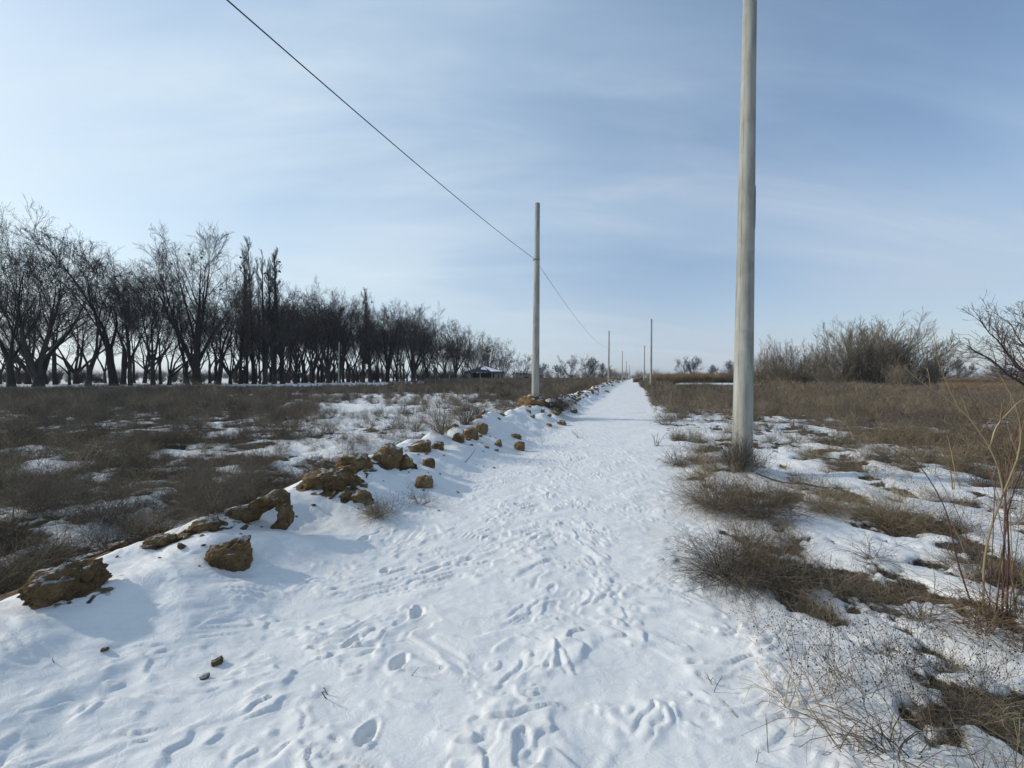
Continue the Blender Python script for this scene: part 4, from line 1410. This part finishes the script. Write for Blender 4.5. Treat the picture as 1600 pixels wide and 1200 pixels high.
link('earth_body', lofty('earth_body', Lb, lambda x: ztop * min(1, .4 + x * .5) * min(1, .2 + (Lb - x)), 1.0, m_slab, lambda x: 0), e)
link('snow_cap', lofty('snow_cap', Lb, lambda x: .36 * min(1, .35 + x * .6) * min(1, .2 + (Lb - x)), .9, m_snow, lambda x: (ztop - .1) * min(1, .4 + x * .5)), e)
Xm = at(1192, 600, 52).x
o = link('snow_mound', None, loc=(Xm, 52, ground_z(Xm, 52)))
me = clod_mesh(4.2, 2.5, 1.0, 222, 4, 0, .25); me.materials[0] = m_snow
o.data if False else None
bpy.data.objects.remove(o)
o = link('snow_mound', me, loc=(Xm, 52, at(1192, 604, 52).z))
tag(o, 'smooth white snow mound just right of the near concrete pole in the distance', 'snow mound')

# ------------------------------------------------------------------ single plants near the camera
def plant(name, px, py, g, mats, label, cat, group=None, rot=0.0, sc=1.0):
    p = ray(px, py)
    o = link(name, g.mesh(name, mats), loc=p, rot=(0, 0, rot), sc=sc)
    return tag(o, label, cat, group)


W_ = 'single weed clumps around the path'
W3 = [m_weed, m_nest]
plant('weed_clump', 590, 806, bush_geo(301, 110, .24, 1.25, 5, 3, .0016, .0, droop=.1, buds=.15), W3, 'grey dead weed clump half buried in snow below the low knobbly clod', 'weed', W_)
plant('weed_clump', 612, 800, bush_geo(302, 16, .24, 1.5, 4, 2, .0016, -.02, buds=.3), W3, 'stick-like weed stems lying right of the half buried clump', 'weed', W_)
plant('weed_clump', 655, 788, bush_geo(303, 30, .22, 1.3, 5, 3, .0014, .02, buds=.6), W3, 'loose seedy weed lying on the snow below the compact square clod', 'weed', W_)
plant('weed_clump', 1158, 738, bush_geo(304, 130, .58, .9, 6, 3, .0024, .04), [m_weed], 'brown weed clump hugging the foot of the near concrete pole', 'weed', W_)
plant('weed_clump', 1120, 795, bush_geo(305, 230, .54, 1.3, 6, 3, .0019, .0, droop=.08), [m_weed], 'large tangled grey-brown weed clump below left of the near pole', 'weed', W_)
plant('weed_clump', 1190, 808, bush_geo(306, 200, .46, 1.4, 6, 3, .0019, -.02, droop=.1), [m_weed], 'dark weed clump touching the right side of the large tangled one', 'weed', W_)
plant('weed_clump', 1140, 905, bush_geo(307, 230, .46, 1.35, 6, 3, .0016, -.04, droop=.2), [m_weed], 'sprawling dead weed mat bulging onto the path snow', 'weed', W_)
plant('weed_clump', 1205, 915, bush_geo(308, 210, .44, 1.35, 6, 3, .0016, -.04, droop=.2), [m_weed], 'weed mat just right of the one bulging onto the path', 'weed', W_)
plant('weed_clump', 1058, 728, bush_geo(309, 110, .33, 1.4, 5, 2, .0022, .0, droop=.1), [m_weed], 'small dark weed clump at the path edge left of the near pole', 'weed', W_)
plant('weed_clump', 1088, 724, bush_geo(310, 90, .30, 1.4, 5, 2, .0022, .0, droop=.1), [m_weed], 'low weed clump between the path edge one and the near pole', 'weed', W_)
plant('weed_clump', 1390, 826, bush_geo(311, 220, .40, 1.3, 6, 3, .0018, -.02, droop=.12), [m_weed], 'rounded dark weed clump in the middle of the right snow', 'weed', W_)
plant('weed_clump', 1290, 800, bush_geo(312, 160, .36, 1.4, 6, 3, .0018, -.02, droop=.12), [m_weed], 'low dark weed clump between the near pole and the rounded clump', 'weed', W_)
plant('weed_clump', 1040, 664, bush_geo(313, 60, .55, 1.2, 5, 2, .004, .02), [m_brush], 'round brown weed ball at the right edge of the path in the middle distance', 'weed', W_)
plant('weed_clump', 335, 800, bush_geo(314, 130, .48, 1.2, 6, 3, .002, .03), [m_brush], 'blackish weed clump behind the bank left of the hollow clod', 'weed', W_)
plant('weed_clump', 395, 775, bush_geo(315, 120, .44, 1.2, 6, 3, .002, .03), [m_brush], 'dark weed clump behind the bank right above the hollow clod', 'weed', W_)
plant('weed_clump', 690, 678, bush_geo(316, 90, .60, .9, 5, 2, .0032, .04), [m_brush], 'brown bush behind the crest right of the peaked clay mound', 'weed', W_)
plant('weed_clump', 730, 664, bush_geo(317, 90, .65, .9, 5, 2, .0034, .04), [m_brush], 'brown bush behind the three yellow clods', 'weed', W_)
plant('weed_clump', 872, 642, bush_geo(318, 190, .75, 1.2, 6, 3, .004, -.02), [m_brush], 'dark drooping bush right of the wire pole heap', 'weed', W_)
plant('weed_clump', 60, 800, bush_geo(319, 120, .45, 1.3, 6, 3, .002, .03), [m_brush], 'dark weed clump at the left edge above the large cracked clod', 'weed', W_)
plant('weed_clump', 170, 815, bush_geo(320, 120, .40, 1.3, 6, 3, .002, .03), [m_brush], 'reddish dark weed clump above the small flat crest clod', 'weed', W_)


def twigs(seed, n, h, spread, r, per=2):
    rng = np.random.RandomState(seed)
    g = Geo()
    th = rng.rand(n) * 6.283; ti = spread * (.3 + .7 * rng.rand(n))
    D = np.stack([np.sin(ti) * np.cos(th), np.sin(ti) * np.sin(th), np.cos(ti)], -1)
    P = grow(np.stack([rng.normal(size=n) * .03, rng.normal(size=n) * .03, np.full(n, -.02)], -1), D, h * (.5 + .6 * rng.rand(n)), 6, .1, .02, rng)
    Rr = np.linspace(1, .5, 6)[None] * r * np.ones((n, 1))
    g.tubes(P, Rr, 4, 0, rng)
    if per:
        C, cr = branch(P, Rr, per, .4, .95, .7, .35, 4, .12, .03, rng, .7, .5)
        g.tubes(C, cr, 3, 0, rng)
    return g


T_ = 'twigs sticking out of the path snow'
plant('twig', 1027, 697, twigs(1, 7, .34, .9, .0055), [m_twig], 'branching dark twigs standing in the snow at the right edge of the path', 'twig', T_)
plant('twig', 905, 684, twigs(2, 8, .30, 1.0, .0035), [m_weed], 'faint thin twigs in the middle of the path', 'twig', T_)
plant('twig', 518, 1085, twigs(3, 2, .13, .7, .0028, 4), [m_bark], 'small knobbly twig standing in the foreground snow', 'twig', T_)
plant('twig', 645, 1062, twigs(4, 1, .09, .9, .0016, 0), [m_twig], 'straight thin stick in the foreground snow centre', 'twig', T_)
plant('twig', 664, 1046, twigs(5, 1, .04, .4, .002, 0), [m_twig], 'short dark stub right of the thin stick', 'twig', T_)
plant('twig', 785, 795, twigs(6, 1, .16, .5, .002, 0), [m_twig], 'single thin stem on the path left of its centre', 'twig', T_)
plant('twig', 722, 720, twigs(7, 1, .30, 1.0, .006, 0), [m_bark], 'thick dark stick poking out of the snowy bank', 'twig', T_)
plant('twig', 620, 785, twigs(8, 1, .22, .3, .002, 0), [m_bark], 'thin stick rising above the half buried weed clump', 'twig', T_)
plant('twig', 1125, 1078, twigs(9, 3, .10, 1.3, .002, 3), [m_bark], 'little dark twig lying right on the foreground path', 'twig', T_)
plant('twig', 65, 1036, twigs(10, 1, .05, 1.3, .002, 0), [m_bark], 'tiny stick lying at the lower left', 'twig', T_)
plant('twig', 1190, 1180, twigs(12, 3, .16, 1.1, .0017, 3), [m_weed], 'thin twig at the bottom edge beside the seedhead weeds', 'twig', T_)

S_ = 'dry seedhead weeds in the lower right corner'
seed_w = [(1285, 1090, .50, 13, 'tall seedhead weed, most upright one nearest the path'), (1360, 1085, .44, 13, 'seedhead weed spreading over the white snow lump'),
          (1240, 1020, .30, 9, 'low seedhead weed lying on the snow nearest the path'), (1420, 1060, .40, 12, 'seedhead weed between the snow lump and the dark tussock'),
          (1500, 1110, .40, 14, 'dense seedhead weed in the bottom right corner'), (1440, 1150, .42, 14, 'seedhead weed at the bottom edge right of the snow lump'),
          (1560, 1060, .38, 12, 'seedhead weed at the right edge below the tall stalks'), (1185, 985, .24, 7, 'prostrate wiry weed stems reaching onto the path snow')]
for i, (px, py, h, n, lab) in enumerate(seed_w):
    plant('seedhead_weed', px, py, bush_geo(330 + i, n, h, .85 if i != 7 else 1.5, 6, 4, .0011, .05, buds=.45), W3, lab, 'weed', S_, rot=i)
for i, (px, py, h, n, lab) in enumerate([(1330, 1170, .34, 30, 'straw coloured grass tuft at the bottom edge under the tall seedhead weed'),
                                         (1230, 1105, .26, 34, 'pale grass tuft at the edge of the path snow in the foreground'),
                                         (1540, 985, .42, 90, 'orange-brown grass tussock at the foot of the tall pale stalks'),
                                         (1440, 970, .34, 80, 'dark brown grass tussock left of the tall pale stalks'),
                                         (1590, 960, .42, 70, 'brown grass tussock at the right edge behind the tall pale stalks'),
                                         (1400, 1180, .30, 60, 'matted brown grass at the bottom edge right of centre')]):
    plant('grass_tuft', px, py, bush_geo(350 + i, n, h, 1.25, 2, 0, .0019, -.03, droop=.3, k0=7), [m_straw if i < 2 else m_reed if i in (2, 4) else m_weed], lab, 'grass', 'grass tufts in the right foreground', rot=i)

# tall pale and reddish stalks at the right
p0 = ray(1548, 962)
Yt = p0.y
e = tag(link('stalk_shrub', None, loc=p0), 'tall leafless shrub of pale curving stalks at the right edge', 'shrub')
def stalk(name, ptsx, r0, r1, mat, dz=0.0, n=24, side=0, seed=0):
    rng = np.random.RandomState(seed)
    m = len(ptsx)
    C = np.array([at(x, y_, Yt + dz * i / m) for i, (x, y_) in enumerate(ptsx)])
    q = np.linspace(0, m - 1, n)
    # smooth interpolation
    from_ = np.arange(m)
    P = np.stack([np.interp(q, from_, C[:, j]) for j in range(3)], -1)
    for _ in range(3):
        P[1:-1] = (P[:-2] + 2 * P[1:-1] + P[2:]) / 4
    P += np.cumsum(rng.normal(size=P.shape), 0) * .0012
    g = Geo(); P = P[None] - np.array(p0)
    Rr = np.linspace(r0, r1, n)[None]
    g.tubes(P, Rr, 6, 0, rng)
    if side:
        B, BR = branch(P, Rr, side, .3, 1, .55, .16, 5, .06, .06, rng, .5, .4)
        g.tubes(B, np.maximum(BR, .0009), 3, 0, rng)
        C2, CR2 = branch(B, BR, 2, .3, 1, .5, .4, 4, .08, .03, rng, .7, .5)
        g.tubes(C2, np.maximum(CR2, .0007), 3, 0, rng)
    link(name, g.mesh(name, mat, True), e)
stalk('stalk', [(1537, 965), (1534, 890), (1545, 830), (1565, 775), (1582, 735), (1597, 700), (1597, 655), (1577, 605), (1557, 575)], .0062, .0024, m_straw, .1, side=10, seed=1)
stalk('stalk', [(1567, 772), (1560, 735), (1547, 700), (1522, 660), (1490, 627), (1445, 600), (1412, 573)], .0046, .0013, m_straw, -.15, side=7, seed=2)
stalk('stalk', [(1566, 965), (1568, 870), (1570, 790), (1577, 700), (1598, 640), (1625, 590)], .0052, .0013, m_redstem, .2, side=5, seed=3)
stalk('stalk', [(1572, 968), (1578, 860), (1572, 780), (1560, 700), (1530, 640), (1505, 600)], .005, .0013, m_redstem, .3, side=6, seed=4)
stalk('stalk', [(1518, 945), (1497, 885), (1483, 805), (1460, 760), (1432, 722), (1392, 700)], .0045, .0015, m_redstem, -.2, side=3, seed=5)
stalk('stalk', [(1545, 700), (1560, 660), (1590, 630), (1640, 600)], .004, .0012, m_straw, .1, side=4, seed=6)
stalk('stalk', [(1525, 662), (1495, 640), (1478, 600), (1462, 560), (1456, 515)], .003, .0010, m_straw, .2, side=0, seed=7)
stalk('stalk', [(1556, 965), (1562, 900), (1568, 850), (1575, 800), (1600, 730)], .004, .002, m_redstem, .1, side=3, seed=8)
rs_ = np.random.RandomState(88)
for j in range(9):
    bx_ = 1535 + 60 * rs_.rand(); tx_ = bx_ + rs_.normal() * 45 - 10; ty_ = 640 + 150 * rs_.rand()
    stalk('stalk', [(bx_, 960), (bx_ + (tx_ - bx_) * .3, 960 + (ty_ - 960) * .35), (bx_ + (tx_ - bx_) * .6, 960 + (ty_ - 960) * .7), (tx_, ty_)], .0028, .0009,
          [m_straw, m_reed, m_redstem][j % 3], .5 * (rs_.rand() - .3), side=4, seed=30 + j)
p0 = ray(1490, 765)
Yt = p0.y
e = tag(link('stalk_shrub', None, loc=p0), 'small tan spray of stalks standing at the snow edge left of the tall shrub', 'shrub')
stalk('stalk', [(1489, 768), (1486, 735), (1478, 715), (1465, 690)], .007, .003, m_reed, 0, side=6, seed=11)
stalk('stalk', [(1491, 768), (1492, 735), (1486, 705), (1480, 680)], .006, .003, m_reed, .1, side=6, seed=12)

# fallen stick beside the near pole
g = Geo()
A = ray(1180, 742); B = ray(1325, 772)
q = np.linspace(0, 1, 10)[:, None]
P = np.array(A)[None] * (1 - q) + np.array(B)[None] * q + rng.normal(size=(10, 3)) * .012
P[:, 2] = H(P[:, 0], P[:, 1]) + .02
g.tubes((P - np.array(A))[None], np.full((1, 10), .011), 5)
tag(link('fallen_branch', g.mesh('fallen_branch', m_bark), loc=A), 'thin fallen branch lying on the snow right of the near pole foot', 'branch')

tri = sum(len(o.data.polygons) * 2 for o in SC.objects if o.type == 'MESH' and o.data.users == 1)
print('approx tris', tri)

# ------------------------------------------------------------------ thin winter haze
hm_ = bpy.data.materials.new('haze_air')
hm_.use_nodes = True
ht = hm_.node_tree; ht.nodes.clear()
pv = N(ht, 'ShaderNodeVolumePrincipled')
pv.inputs['Color'].default_value = (.86, .90, .96, 1)
pv.inputs['Density'].default_value = 0.0003
ho = N(ht, 'ShaderNodeOutputMaterial'); L(ht, pv.outputs[0], ho.inputs['Volume'])
g = Geo(); g.box(-2700, 2700, -500, 3300, float(GZ.min()) - 1.0, 34)
hz_ = link('haze', g.mesh('haze', hm_))
tag(hz_, 'thin pale winter haze over the fields', 'haze', kind='stuff')
